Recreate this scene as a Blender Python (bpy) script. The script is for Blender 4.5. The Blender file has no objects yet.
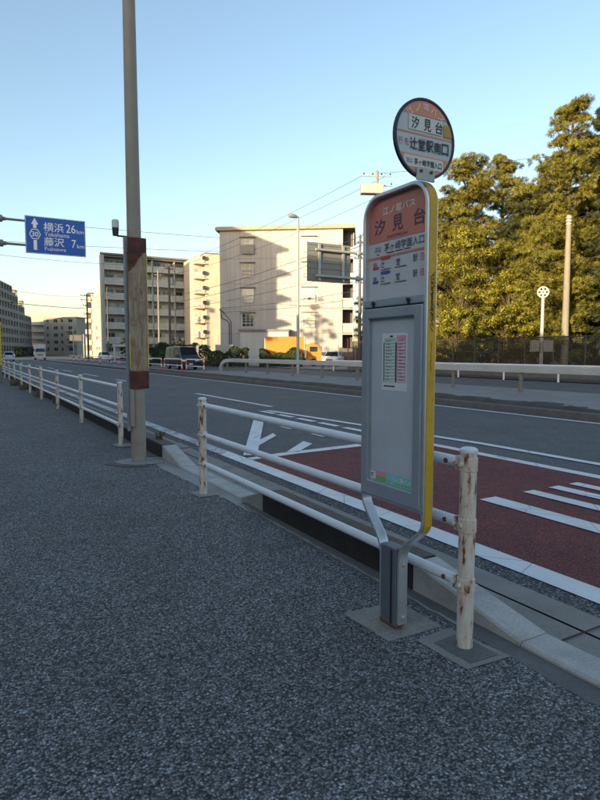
import bpy, math, random
from mathutils import Vector, Matrix
rnd = random.Random(7)
PI = math.pi
R = math.radians
SC = bpy.context.scene
COL = SC.collection

# ------------------------------------------------------------------ camera
CAM_H = 1.5
F_PX = 590.0
YAW = R(29.872)                      # view turned to the right of the road direction (+Y)
PITCH = R(4.651)                     # looking slightly down
cd = bpy.data.cameras.new('camera')
cam = bpy.data.objects.new('camera', cd)
COL.objects.link(cam)
cd.sensor_fit = 'VERTICAL'
cd.sensor_height = 24.0
cd.lens = F_PX / 800.0 * 24.0
cd.clip_start = 0.05
cd.clip_end = 6000
cam.location = (0, 0, CAM_H)
cam.rotation_euler = (PI / 2 - PITCH, 0, -YAW)
SC.camera = cam

# ------------------------------------------------------------------ light
SUN_TO = Vector((-0.90, -0.436, 0.150)).normalized()   # direction towards the sun: low, behind the camera on its left
sun_el = math.asin(SUN_TO.z)
sun_az = math.atan2(SUN_TO.x, SUN_TO.y)
w = bpy.data.worlds.new('World')
SC.world = w
w.use_nodes = True
nt = w.node_tree
for n in list(nt.nodes):
    nt.nodes.remove(n)
sky = nt.nodes.new('ShaderNodeTexSky')
sky.sky_type = 'NISHITA'
sky.sun_disc = False
sky.sun_elevation = sun_el
sky.sun_rotation = sun_az
sky.altitude = 10
sky.air_density = 1.0
sky.dust_density = 1.6
sky.ozone_density = 1.2
bg = nt.nodes.new('ShaderNodeBackground')
bg.inputs['Strength'].default_value = 0.15
wo = nt.nodes.new('ShaderNodeOutputWorld')
nt.links.new(sky.outputs[0], bg.inputs['Color'])
nt.links.new(bg.outputs[0], wo.inputs['Surface'])
sl = bpy.data.lights.new('sun', 'SUN')
sl.energy = 4.4
sl.angle = R(0.5)
sl.color = (1.0, 0.77, 0.44)
so = bpy.data.objects.new('sun', sl)
COL.objects.link(so)
so.location = (-40, -20, 40)
so.rotation_euler = SUN_TO.to_track_quat('Z', 'Y').to_euler()
SC.view_settings.view_transform = 'Standard'
SC.view_settings.look = 'None'
SC.view_settings.gamma = 1
SC.view_settings.exposure = 1.35
SC.view_settings.use_curve_mapping = False

# ------------------------------------------------------------------ materials
def new_mat(name):
    m = bpy.data.materials.new(name)
    m.use_nodes = True
    t = m.node_tree
    b = t.nodes['Principled BSDF']
    return m, t, b

def node(t, kind, **kw):
    n = t.nodes.new(kind)
    for k, v in kw.items():
        if k.startswith('i_'):
            key = k[2:]
            n.inputs[int(key) if key.isdigit() else key.replace('_', ' ')].default_value = v
        else:
            setattr(n, k, v)
    return n

def coords(t, scale=(1, 1, 1)):
    tc = t.nodes.new('ShaderNodeTexCoord')
    mp = t.nodes.new('ShaderNodeMapping')
    mp.inputs['Scale'].default_value = scale
    t.links.new(tc.outputs['Object'], mp.inputs['Vector'])
    return mp.outputs[0]

def ramp(t, fac, stops):
    r = t.nodes.new('ShaderNodeValToRGB')
    cr = r.color_ramp
    while len(cr.elements) < len(stops):
        cr.elements.new(0.5)
    for e, (p, c) in zip(cr.elements, stops):
        e.position = p
        e.color = (c[0], c[1], c[2], 1) if not isinstance(c, (int, float)) else (c, c, c, 1)
    t.links.new(fac, r.inputs[0])
    return r.outputs[0]

def mixc(t, fac, a, b, blend='MIX'):
    m = t.nodes.new('ShaderNodeMix')
    m.data_type = 'RGBA'
    m.blend_type = blend
    for s, v in ((m.inputs[0], fac), (m.inputs[6], a), (m.inputs[7], b)):
        if isinstance(v, (int, float)):
            s.default_value = v
        elif isinstance(v, tuple):
            s.default_value = (v[0], v[1], v[2], 1)
        else:
            t.links.new(v, s)
    return m.outputs[2]

def noise(t, vec, scale, detail=4, rough=0.55, out='Fac'):
    n = node(t, 'ShaderNodeTexNoise')
    n.inputs['Scale'].default_value = scale
    n.inputs['Detail'].default_value = detail
    n.inputs['Roughness'].default_value = rough
    t.links.new(vec, n.inputs['Vector'])
    return n.outputs[out]

def bump(t, b, height, strength, dist=0.01):
    n = t.nodes.new('ShaderNodeBump')
    n.inputs['Strength'].default_value = strength
    n.inputs['Distance'].default_value = dist
    t.links.new(height, n.inputs['Height'])
    t.links.new(n.outputs[0], b.inputs['Normal'])

def sc3(c, k):
    return tuple(min(1, x * k) for x in c)

def M(name, col, rough=0.6, var=0.18, scale=3.0, metal=0.0, bmp=0.0, stretch=(1, 1, 1), spec=0.5, fine=40):
    """plain surface with large and fine uneven tone"""
    m, t, b = new_mat(name)
    v = coords(t, stretch)
    n1 = noise(t, v, scale, 5, 0.6)
    c = ramp(t, n1, [(0.3, sc3(col, 1 - var)), (0.7, sc3(col, 1 + var))])
    n2 = noise(t, v, fine, 3, 0.6)
    c = mixc(t, 0.5 * min(1, var * 3), c, ramp(t, n2, [(0.3, sc3(col, 1 - var)), (0.7, sc3(col, 1 + var))]))
    t.links.new(c, b.inputs['Base Color'])
    b.inputs['Roughness'].default_value = rough
    b.inputs['Metallic'].default_value = metal
    b.inputs['Specular IOR Level'].default_value = spec
    if bmp:
        bump(t, b, n2, bmp, 0.004)
    return m

def M_asphalt(name, stone, dark, light, tint, bstr, patch=0.25, edge=None):
    """aggregate held in dark binder: one stone per Voronoi cell"""
    m, t, b = new_mat(name)
    v = coords(t)
    # jitter the lattice so the stones are irregular
    nz = noise(t, v, stone * 0.6, 2, 0.5, 'Color')
    ad = t.nodes.new('ShaderNodeVectorMath'); ad.operation = 'MULTIPLY_ADD'
    t.links.new(nz, ad.inputs[0])
    ad.inputs[1].default_value = (0.6 / stone,) * 3
    t.links.new(v, ad.inputs[2])
    vo = node(t, 'ShaderNodeTexVoronoi', i_Scale=stone)
    t.links.new(ad.outputs[0], vo.inputs['Vector'])
    sep = t.nodes.new('ShaderNodeSeparateColor')
    t.links.new(vo.outputs['Color'], sep.inputs[0])
    tone = ramp(t, sep.outputs[0], [(0.0, dark), (0.5, tuple((a + c) / 2 for a, c in zip(dark, light))), (0.9, light), (1.0, sc3(light, 1.7))])
    edgev = ramp(t, vo.outputs['Distance'], [(0.38, 1.0), (0.74, 0.22)])
    c = mixc(t, 1.0, tone, edgev, 'MULTIPLY')
    big = noise(t, v, 0.7, 5, 0.65)
    c = mixc(t, 1.0, c, ramp(t, big, [(0.3, 1 - patch), (0.7, 1 + patch * 0.4)]), 'MULTIPLY')
    mid = noise(t, v, 6.0, 4, 0.6)
    c = mixc(t, 1.0, c, ramp(t, mid, [(0.3, 0.85), (0.7, 1.1)]), 'MULTIPLY')
    c = mixc(t, 1.0, c, tint, 'MULTIPLY')
    t.links.new(c, b.inputs['Base Color'])
    b.inputs['Roughness'].default_value = 0.78
    b.inputs['Specular IOR Level'].default_value = 0.35
    inv = t.nodes.new('ShaderNodeMath'); inv.operation = 'SUBTRACT'
    inv.inputs[0].default_value = 1
    t.links.new(vo.outputs['Distance'], inv.inputs[1])
    bump(t, b, inv.outputs[0], bstr, 0.012)
    return m

def M_paint_worn(name, col, under, wear=0.42, scale=14, rough=0.55):
    """road paint worn through to the surface below"""
    m, t, b = new_mat(name)
    v = coords(t)
    n1 = noise(t, v, scale, 8, 0.7)
    n2 = noise(t, v, 1.2, 4, 0.6)
    s = t.nodes.new('ShaderNodeMath'); s.operation = 'ADD'
    t.links.new(n1, s.inputs[0]); t.links.new(n2, s.inputs[1])
    f = ramp(t, s.outputs[0], [(wear + 0.26, 1.0), (wear + 0.36, 0.0)])
    tone = ramp(t, noise(t, v, 3, 5, 0.6), [(0.3, sc3(col, 0.82)), (0.7, col)])
    c = mixc(t, f, tone, under)
    # hair cracks
    vo = node(t, 'ShaderNodeTexVoronoi', feature='DISTANCE_TO_EDGE', i_Scale=1.6)
    t.links.new(v, vo.inputs['Vector'])
    c = mixc(t, ramp(t, vo.outputs['Distance'], [(0.004, 0.75), (0.010, 0.0)]), c, sc3(col, 0.3))
    t.links.new(c, b.inputs['Base Color'])
    b.inputs['Roughness'].default_value = rough
    bump(t, b, noise(t, v, 150, 2, 0.5), 0.25, 0.004)
    return m

def M_rust(name, col, rust=(0.17, 0.065, 0.025), amount=0.5, scale=(9, 9, 4), rough=0.45, soft=0.06):
    """old paint flaking to rust in patches of their own shape"""
    m, t, b = new_mat(name)
    v = coords(t, scale)
    n1 = noise(t, v, 1.0, 8, 0.62)
    f = ramp(t, n1, [(amount, 0.0), (amount + soft, 1.0)])
    halo = ramp(t, n1, [(amount - 0.12, 0.0), (amount, 1.0)])
    v2 = coords(t)
    tone = ramp(t, noise(t, v2, 5, 5, 0.6), [(0.3, sc3(col, 0.85)), (0.7, sc3(col, 1.05))])
    tone = mixc(t, halo, tone, tuple(0.6 * a + 0.4 * r_ * 2.6 for a, r_ in zip(col, rust)))
    rt = ramp(t, noise(t, v2, 60, 4, 0.7), [(0.35, sc3(rust, 0.5)), (0.7, sc3(rust, 1.4))])
    c = mixc(t, f, tone, rt)
    t.links.new(c, b.inputs['Base Color'])
    t.links.new(ramp(t, n1, [(amount, rough), (amount + soft, 0.9)]), b.inputs['Roughness'])
    bump(t, b, n1, 0.25, 0.004)
    return m

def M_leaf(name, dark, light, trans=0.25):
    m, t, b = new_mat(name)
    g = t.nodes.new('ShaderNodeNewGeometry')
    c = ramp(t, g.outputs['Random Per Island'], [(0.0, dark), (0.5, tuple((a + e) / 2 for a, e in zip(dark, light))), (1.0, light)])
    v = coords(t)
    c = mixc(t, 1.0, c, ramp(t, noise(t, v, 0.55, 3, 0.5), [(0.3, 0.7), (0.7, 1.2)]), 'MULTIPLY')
    t.links.new(c, b.inputs['Base Color'])
    b.inputs['Roughness'].default_value = 0.6
    b.inputs['Specular IOR Level'].default_value = 0.3
    tr = t.nodes.new('ShaderNodeBsdfTranslucent')
    t.links.new(c, tr.inputs['Color'])
    mx = t.nodes.new('ShaderNodeMixShader')
    mx.inputs[0].default_value = trans
    t.links.new(b.outputs[0], mx.inputs[1]); t.links.new(tr.outputs[0], mx.inputs[2])
    t.links.new(mx.outputs[0], t.nodes['Material Output'].inputs['Surface'])
    return m

def M_wall(name, col, joint=None, seam=(0.0, 0.0), var=0.10, streak=0.16):
    """rendered or panelled wall: rain streaks and optional panel joints"""
    m, t, b = new_mat(name)
    v = coords(t)
    c = ramp(t, noise(t, v, 0.5, 6, 0.6), [(0.3, sc3(col, 1 - var)), (0.7, sc3(col, 1 + var * 0.5))])
    vs = coords(t, (3.0, 3.0, 0.12))
    c = mixc(t, 1.0, c, ramp(t, noise(t, vs, 1.0, 5, 0.7), [(0.35, 1 - streak), (0.62, 1.0)]), 'MULTIPLY')
    t.links.new(c, b.inputs['Base Color'])
    b.inputs['Roughness'].default_value = 0.8
    b.inputs['Specular IOR Level'].default_value = 0.25
    bump(t, b, noise(t, v, 25, 3, 0.6), 0.2, 0.01)
    return m

def M_glass(name, col=(0.03, 0.04, 0.05), rough=0.06):
    m, t, b = new_mat(name)
    v = coords(t)
    c = ramp(t, noise(t, v, 0.6, 2, 0.5), [(0.35, sc3(col, 0.6)), (0.65, sc3(col, 1.5))])
    t.links.new(c, b.inputs['Base Color'])
    b.inputs['Roughness'].default_value = rough
    b.inputs['Specular IOR Level'].default_value = 0.6
    bump(t, b, noise(t, v, 1.3, 2, 0.5), 0.03, 0.05)
    return m

def M_net(name, col, cell=0.06, solid=0.45):
    m, t, b = new_mat(name)
    b.inputs['Base Color'].default_value = (*col, 1)
    b.inputs['Roughness'].default_value = 0.7
    v = coords(t, (1 / cell, 1 / cell, 1 / cell))
    sep = t.nodes.new('ShaderNodeSeparateXYZ'); t.links.new(v, sep.inputs[0])
    outs = []
    for k in (1, 2):
        fr = node(t, 'ShaderNodeMath', operation='FRACT'); t.links.new(sep.outputs[k], fr.inputs[0])
        lt = node(t, 'ShaderNodeMath', operation='LESS_THAN', i_1=solid * 0.6); t.links.new(fr.outputs[0], lt.inputs[0])
        outs.append(lt.outputs[0])
    mx = node(t, 'ShaderNodeMath', operation='MAXIMUM'); t.links.new(outs[0], mx.inputs[0]); t.links.new(outs[1], mx.inputs[1])
    t.links.new(mx.outputs[0], b.inputs['Alpha'])
    return m

MT = dict(
    sidewalk=M_asphalt('porous_asphalt', 98, (0.038, 0.039, 0.042), (0.335, 0.342, 0.355), (1.0, 1.0, 1.0), 0.85),
    road=M_asphalt('road_asphalt', 120, (0.088, 0.092, 0.097), (0.205, 0.210, 0.218), (1, 1, 1), 0.35, 0.18),
    kerb_asphalt=M_asphalt('coarse_asphalt', 70, (0.03, 0.03, 0.033), (0.20, 0.205, 0.21), (1, 1, 1), 0.8),
    red=M_asphalt('red_asphalt', 100, (0.125, 0.026, 0.028), (0.285, 0.066, 0.062), (1, 1, 1), 0.4, 0.3),
    paint=M_paint_worn('road_paint', (0.68, 0.70, 0.72), (0.07, 0.07, 0.075), 0.40),
    paint_old=M_paint_worn('old_road_paint', (0.42, 0.43, 0.45), (0.06, 0.062, 0.068), 0.62),
    concrete=M('concrete', (0.24, 0.24, 0.23), 0.88, 0.34, 3.2, bmp=0.3, fine=70),
    concrete_light=M('pale_concrete', (0.37, 0.365, 0.35), 0.88, 0.30, 5.0, bmp=0.35, fine=80),
    concrete_dark=M('dark_concrete', (0.105, 0.105, 0.105), 0.9, 0.35, 4.0, bmp=0.3, fine=60),
    patch=M('patch_concrete', (0.215, 0.20, 0.175), 0.9, 0.42, 7.0, bmp=0.35, fine=50),
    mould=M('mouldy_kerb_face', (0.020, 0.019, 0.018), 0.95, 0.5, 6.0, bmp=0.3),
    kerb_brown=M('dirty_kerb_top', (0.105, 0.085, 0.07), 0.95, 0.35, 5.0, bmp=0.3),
    gutter=M('gutter_concrete', (0.21, 0.20, 0.185), 0.92, 0.34, 3.0, bmp=0.3, fine=90),
    soil=M('soil', (0.045, 0.04, 0.033), 0.95, 0.5, 3.0, bmp=0.5, fine=25),
    ground=M('ground', (0.10, 0.095, 0.085), 0.95, 0.3, 0.3),
    median=M('median_paving', (0.20, 0.20, 0.20), 0.9, 0.25, 1.2, bmp=0.2),
    alu=M('aluminium', (0.60, 0.62, 0.64), 0.34, 0.10, 9.0, metal=0.75, fine=120),
    alu_paint=M('grey_frame', (0.29, 0.345, 0.385), 0.38, 0.12, 5.0, metal=0.3),
    dark_post=M('dark_grey_post', (0.115, 0.135, 0.165), 0.5, 0.12, 8.0, metal=0.2),
    yellow=M('yellow_strip', (0.55, 0.325, 0.012), 0.5, 0.16, 10.0),
    white_rail=M('white_rail', (0.62, 0.67, 0.72), 0.35, 0.06, 6.0),
    post_rust=M_rust('rusty_white_post', (0.62, 0.60, 0.53), amount=0.565, scale=(24, 24, 6)),
    rust=M('rust', (0.16, 0.065, 0.028), 0.9, 0.4, 30.0, bmp=0.4),
    panel=M('sign_white', (0.47, 0.50, 0.53), 0.30, 0.05, 3.0),
    panel_in=M('notice_board', (0.43, 0.48, 0.52), 0.25, 0.10, 2.5),
    orange=M('sign_orange', (0.50, 0.165, 0.115), 0.35, 0.06, 5.0),
    disc_orange=M('disc_orange', (0.64, 0.25, 0.145), 0.4, 0.06, 5.0),
    navy=M('navy', (0.012, 0.012, 0.04), 0.4, 0.2, 5.0),
    ink=M('ink', (0.02, 0.02, 0.035), 0.6, 0.1, 5.0),
    ink_plum=M('plum_ink', (0.085, 0.045, 0.075), 0.5, 0.1, 5.0),
    red_ink=M('red_ink', (0.45, 0.04, 0.05), 0.5, 0.1, 5.0),
    blue_ink=M('blue_ink', (0.03, 0.07, 0.25), 0.5, 0.1, 5.0),
    sheet_white=M('white_sheet', (0.62, 0.65, 0.67), 0.35, 0.04, 6.0),
    plate=M('name_plate', (0.58, 0.59, 0.57), 0.4, 0.05, 6.0),
    cream=M('cream_paint', (0.42, 0.40, 0.35), 0.5, 0.08, 5.0),
    white=M('white_paint', (0.74, 0.75, 0.76), 0.4, 0.06, 5.0),
    gold=M('gold_sticker', (0.42, 0.26, 0.025), 0.45, 0.15, 20.0),
    pink=M('pink_print', (0.62, 0.27, 0.38), 0.5, 0.08, 5.0),
    green=M('green_print', (0.30, 0.52, 0.40), 0.5, 0.08, 5.0),
    teal=M('teal_print', (0.22, 0.50, 0.52), 0.5, 0.08, 5.0),
    grass_green=M('green_label', (0.15, 0.42, 0.12), 0.5, 0.08, 5.0),
    rubber=M('rubber', (0.02, 0.02, 0.02), 0.8, 0.3, 8.0),
    black=M('black_plastic', (0.018, 0.018, 0.02), 0.5, 0.2, 8.0),
    pole=M_rust('tan_pole', (0.285, 0.25, 0.205), (0.15, 0.08, 0.045), amount=0.74, scale=(5, 5, 1.2), rough=0.6, soft=0.14),
    steel=M('grey_steel', (0.25, 0.27, 0.29), 0.5, 0.15, 6.0, metal=0.3),
    galv=M('galvanised', (0.36, 0.38, 0.38), 0.5, 0.15, 4.0, metal=0.35),
    conc_pole=M('concrete_pole', (0.20, 0.18, 0.145), 0.85, 0.14, 2.0),
    wood_pole=M('dark_pole', (0.10, 0.09, 0.08), 0.9, 0.2, 3.0),
    sign_blue=M('sign_blue', (0.008, 0.085, 0.42), 0.4, 0.06, 3.0),
    sign_yellow=M('sign_yellow', (0.75, 0.62, 0.02), 0.5, 0.06, 3.0),
    sign_back=M('sign_back_grey', (0.20, 0.205, 0.19), 0.55, 0.12, 2.0, metal=0.2),
    guard=M('guard_rail_paint', (0.40, 0.41, 0.40), 0.5, 0.14, 1.5),
    guard_post=M('guard_post', (0.17, 0.155, 0.13), 0.7, 0.25, 4.0),
    orange_plastic=M('orange_plastic', (0.75, 0.22, 0.01), 0.4, 0.08, 5.0),
    barrier_white=M('barrier_white', (0.70, 0.70, 0.70), 0.45, 0.08, 5.0),
    barrier_red=M('barrier_red', (0.62, 0.06, 0.03), 0.45, 0.08, 5.0),
    glass=M_glass('window_glass'),
    car_glass=M('car_glass', (0.010, 0.012, 0.014), 0.22, 0.2, 2.0, spec=0.18),
    glass_lit=M_glass('pale_window_glass', (0.30, 0.31, 0.31), 0.12),
    glass_mid=M_glass('bright_glass', (0.42, 0.43, 0.40), 0.2),
    frame_white=M('window_frame', (0.55, 0.56, 0.56), 0.5, 0.06, 4.0),
    frame_dark=M('dark_frame', (0.05, 0.045, 0.04), 0.6, 0.1, 4.0),
    wall_beige=M_wall('beige_wall', (0.46, 0.435, 0.43)),
    wall_grey=M_wall('grey_wall', (0.40, 0.40, 0.39)),
    wall_white=M_wall('pale_wall', (0.50, 0.50, 0.49)),
    wall_cream=M_wall('cream_wall', (0.58, 0.50, 0.40)),
    wall_taupe=M_wall('taupe_wall', (0.26, 0.235, 0.215)),
    wall_tan=M_wall('tan_wall', (0.36, 0.32, 0.27)),
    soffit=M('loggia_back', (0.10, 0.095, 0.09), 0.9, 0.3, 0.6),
    roof_tan=M('roof_edge', (0.36, 0.27, 0.20), 0.8, 0.12, 1.0),
    roof_grey=M('roof_grey', (0.16, 0.16, 0.165), 0.8, 0.2, 1.0),
    rail_glass=M('balcony_panel', (0.50, 0.53, 0.52), 0.35, 0.08, 1.0),
    joint=M('panel_joint', (0.28, 0.25, 0.24), 0.9, 0.1, 2.0),
    truck_orange=M('truck_orange', (0.52, 0.17, 0.008), 0.4, 0.05, 2.0),
    truck_white=M('truck_white', (0.52, 0.55, 0.56), 0.4, 0.08, 2.0),
    car_black=M('car_black', (0.012, 0.013, 0.017), 0.22, 0.1, 2.0),
    car_navy=M('car_navy', (0.02, 0.025, 0.04), 0.22, 0.1, 2.0),
    car_white=M('car_white', (0.68, 0.69, 0.70), 0.28, 0.05, 2.0),
    chrome=M('chrome', (0.6, 0.6, 0.62), 0.2, 0.05, 5.0, metal=0.9),
    lamp_red=M('lamp_red', (0.45, 0.02, 0.02), 0.25, 0.1, 5.0),
    lens=M('headlight_lens', (0.75, 0.77, 0.8), 0.12, 0.05, 5.0),
    cable=M('cable', (0.03, 0.03, 0.032), 0.6, 0.1, 5.0),
    bark=M('bark', (0.085, 0.06, 0.042), 0.95, 0.4, 4.0, bmp=0.5),
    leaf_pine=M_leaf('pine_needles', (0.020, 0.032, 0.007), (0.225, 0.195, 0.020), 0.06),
    leaf_shade=M_leaf('shaded_needles', (0.018, 0.028, 0.010), (0.055, 0.062, 0.016), 0.12),  # needle and leaf colour with the shade of the wood put in
    leaf_broad=M_leaf('broad_leaves', (0.032, 0.046, 0.007), (0.255, 0.220, 0.018), 0.08),
    leaf_hedge=M_leaf('hedge_leaves', (0.010, 0.022, 0.008), (0.036, 0.058, 0.018), 0.08),
    dry_grass=M_leaf('dry_grass', (0.11, 0.08, 0.045), (0.24, 0.19, 0.11), 0.2),
    net=M_net('fence_net', (0.030, 0.026, 0.018), 0.09, 0.52),
    earth_bank=M('earth_bank', (0.055, 0.04, 0.025), 0.95, 0.4, 1.5, bmp=0.4),
)

# rusted panel on the street pole: faded beige sheet, bare red-brown metal at both ends
def M_rust_panel():
    m, t, b = new_mat('rusted_panel')
    v = coords(t)
    sep = t.nodes.new('ShaderNodeSeparateXYZ'); t.links.new(v, sep.inputs[0])
    n1 = noise(t, v, 3.2, 7, 0.6)
    def lin(terms, const):
        prev = None
        for o, k in terms:
            ma = node(t, 'ShaderNodeMath', operation='MULTIPLY_ADD', i_1=k)
            t.links.new(o, ma.inputs[0])
            if prev is None:
                ma.inputs[2].default_value = const
            else:
                t.links.new(prev, ma.inputs[2])
            prev = ma.outputs[0]
        return prev
    up = lin([(sep.outputs[2], 1.0), (sep.outputs[0], -1.1), (n1, 0.45)], -0.61)   # >0 : torn sheet at the top left
    lo = lin([(sep.outputs[2], -1.0), (n1, 0.16)], 1.27 - 0.08)                    # >0 : bare foot
    fu = ramp(t, up, [(0.0, 0.0), (0.03, 1.0)])
    fl = ramp(t, lo, [(0.0, 0.0), (0.02, 1.0)])
    mx = node(t, 'ShaderNodeMath', operation='MAXIMUM'); t.links.new(fu, mx.inputs[0]); t.links.new(fl, mx.inputs[1])
    vs = coords(t, (22, 22, 3))
    sheet = ramp(t, noise(t, vs, 1.0, 6, 0.65), [(0.3, (0.37, 0.32, 0.265)), (0.52, (0.29, 0.215, 0.15)), (0.68, (0.15, 0.07, 0.034))])
    sheet = mixc(t, ramp(t, noise(t, v, 4.0, 6, 0.7), [(0.47, 0.0), (0.62, 0.8)]), sheet, (0.19, 0.10, 0.05))
    bare = ramp(t, noise(t, v, 9, 6, 0.65), [(0.3, (0.045, 0.014, 0.010)), (0.6, (0.115, 0.032, 0.018)), (0.8, (0.16, 0.07, 0.035))])
    t.links.new(mixc(t, mx.outputs[0], sheet, bare), b.inputs['Base Color'])
    b.inputs['Roughness'].default_value = 0.75
    bump(t, b, noise(t, v, 70, 4, 0.6), 0.3, 0.004)
    return m
MT['rust_panel'] = M_rust_panel()
MT['rail_glass'].node_tree.nodes['Principled BSDF'].inputs['Alpha'].default_value = 0.62

# ------------------------------------------------------------------ mesh builder
OFF = {}

class MB:
    def __init__(s):
        s.v = []; s.f = []
    def poly(s, pts):
        k = len(s.v); s.v += [tuple(p) for p in pts]; s.f.append(tuple(range(k, k + len(pts))))
    def box(s, c, d, rz=0.0, taper=1.0):
        cx, cy, cz = c; a, b_, h = d[0] / 2, d[1] / 2, d[2] / 2
        k = len(s.v); co, si = math.cos(rz), math.sin(rz)
        for z, q in ((-h, 1.0), (h, taper)):
            for x, y in ((-a, -b_), (a, -b_), (a, b_), (-a, b_)):
                x *= q; y *= q
                s.v.append((cx + x * co - y * si, cy + x * si + y * co, cz + z))
        s.f += [(k, k + 3, k + 2, k + 1), (k + 4, k + 5, k + 6, k + 7)]
        for i in range(4):
            j = (i + 1) % 4
            s.f.append((k + i, k + j, k + 4 + j, k + 4 + i))
        return s
    def bx(s, x0, x1, y0, y1, z0, z1):
        return s.box(((x0 + x1) / 2, (y0 + y1) / 2, (z0 + z1) / 2), (abs(x1 - x0), abs(y1 - y0), abs(z1 - z0)))
    def tube(s, pts, r, n=10, caps=True):
        pts = [Vector(p) for p in pts]
        rs = r if isinstance(r, (list, tuple)) else [r] * len(pts)
        rings = []
        up = None
        for i, p in enumerate(pts):
            d = (pts[min(i + 1, len(pts) - 1)] - pts[max(i - 1, 0)]).normalized()
            if up is None:
                up = Vector((0, 0, 1)) if abs(d.z) < 0.9 else Vector((1, 0, 0))
            a = d.cross(up)
            if a.length < 1e-4:
                a = d.orthogonal()
            a.normalize(); b_ = a.cross(d).normalized(); up = b_
            k = len(s.v)
            for j in range(n):
                t = 2 * PI * j / n
                s.v.append(tuple(p + (a * math.cos(t) + b_ * math.sin(t)) * rs[i]))
            rings.append(k)
        for k0, k1 in zip(rings, rings[1:]):
            for j in range(n):
                q = (j + 1) % n
                s.f.append((k0 + j, k0 + q, k1 + q, k1 + j))
        if caps:
            s.f.append(tuple(rings[0] + j for j in reversed(range(n))))
            s.f.append(tuple(rings[-1] + j for j in range(n)))
        return s
    def prism(s, outline, fn, n0, n1):
        """outline [(u,v)], fn(u,v,n) -> point"""
        k = len(s.v); m = len(outline)
        s.v += [tuple(fn(u, v, n0)) for u, v in outline] + [tuple(fn(u, v, n1)) for u, v in outline]
        s.f.append(tuple(range(k, k + m))); s.f.append(tuple(k + m + i for i in reversed(range(m))))
        for i in range(m):
            j = (i + 1) % m
            s.f.append((k + i, k + m + i, k + m + j, k + j))
        return s
    def ring(s, outer, inner, fn, n0, n1):
        k = len(s.v); m = len(outer)
        for o in (outer, inner):
            for nn in (n0, n1):
                s.v += [tuple(fn(u, v, nn)) for u, v in o]
        A, B, C_, D = k, k + m, k + 2 * m, k + 3 * m
        for i in range(m):
            j = (i + 1) % m
            s.f += [(A + i, A + j, C_ + j, C_ + i), (B + i, D + i, D + j, B + j), (A + i, B + i, B + j, A + j), (C_ + i, C_ + j, D + j, D + i)]
        return s
    def loft(s, rings, close=True, caps=True):
        ks = []
        for r_ in rings:
            ks.append(len(s.v)); s.v += [tuple(p) for p in r_]
        n = len(rings[0])
        for k0, k1 in zip(ks, ks[1:]):
            for j in range(n if close else n - 1):
                q = (j + 1) % n
                s.f.append((k0 + j, k0 + q, k1 + q, k1 + j))
        if caps:
            s.f.append(tuple(reversed(range(ks[0], ks[0] + n)))); s.f.append(tuple(range(ks[-1], ks[-1] + n)))
        return s
    def add(s, verts, faces):
        k = len(s.v); s.v += [tuple(p) for p in verts]; s.f += [tuple(k + i for i in f) for f in faces]
    def build(s, name, mat, parent=None, smooth=False, bevel=0.0, seg=2, local=False):
        me = bpy.data.meshes.new(name)
        off = OFF.get(parent.name, Vector((0, 0, 0))) if (parent is not None and not local) else Vector((0, 0, 0))
        me.from_pydata([(x - off.x, y - off.y, z - off.z) for x, y, z in s.v], [], s.f)
        me.update()
        if smooth:
            me.polygons.foreach_set('use_smooth', [True] * len(me.polygons))
        o = bpy.data.objects.new(name, me)
        COL.objects.link(o)
        if mat is not None:
            me.materials.append(MT[mat] if isinstance(mat, str) else mat)
        if parent is not None:
            o.parent = parent
            OFF[o.name] = off
        if bevel:
            b = o.modifiers.new('bevel', 'BEVEL'); b.width = bevel; b.segments = seg; b.limit_method = 'ANGLE'; b.angle_limit = R(40)
        if smooth:
            try:
                me.set_sharp_from_angle(angle=R(40))
            except Exception:
                pass
        return o

def thing(name, label, cat, loc=(0, 0, 0), rotz=0.0, group=None):
    o = bpy.data.objects.new(name, None)
    o.empty_display_size = 0.2
    COL.objects.link(o)
    o.location = loc; o.rotation_euler = (0, 0, rotz)
    o['label'] = label; o['category'] = cat
    if group:
        o['group'] = group
    OFF[o.name] = Vector(loc) if rotz == 0 else Vector((0, 0, 0))
    return o

def tag(o, label, cat, group=None, kind=None):
    o['label'] = label; o['category'] = cat
    if group:
        o['group'] = group
    if kind:
        o['kind'] = kind
    return o

def struct(o):
    o['kind'] = 'structure'
    return o

def copy_thing(src, loc, rotz, label):
    """the thing, its parts and their sub-parts"""
    def rec(o, par):
        c = o.copy(); COL.objects.link(c); c.parent = par
        for ch in list(o.children):
            rec(ch, c)
        return c
    r_ = rec(src, None)
    r_.location = loc; r_.rotation_euler = (0, 0, rotz)
    r_['label'] = label
    return r_

_tc = {}
def text_geo(body):
    if body not in _tc:
        c = bpy.data.curves.new('lettering', 'FONT'); c.body = body; c.resolution_u = 3
        o = bpy.data.objects.new('lettering', c); COL.objects.link(o)
        bpy.context.view_layer.update()
        dg = bpy.context.evaluated_depsgraph_get()
        me = bpy.data.meshes.new_from_object(o.evaluated_get(dg))
        vs = [(v.co.x, v.co.y) for v in me.vertices]; fs = [tuple(p.vertices) for p in me.polygons]
        bpy.data.objects.remove(o); bpy.data.curves.remove(c); bpy.data.meshes.remove(me)
        _tc[body] = (vs, fs)
    return _tc[body]

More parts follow.
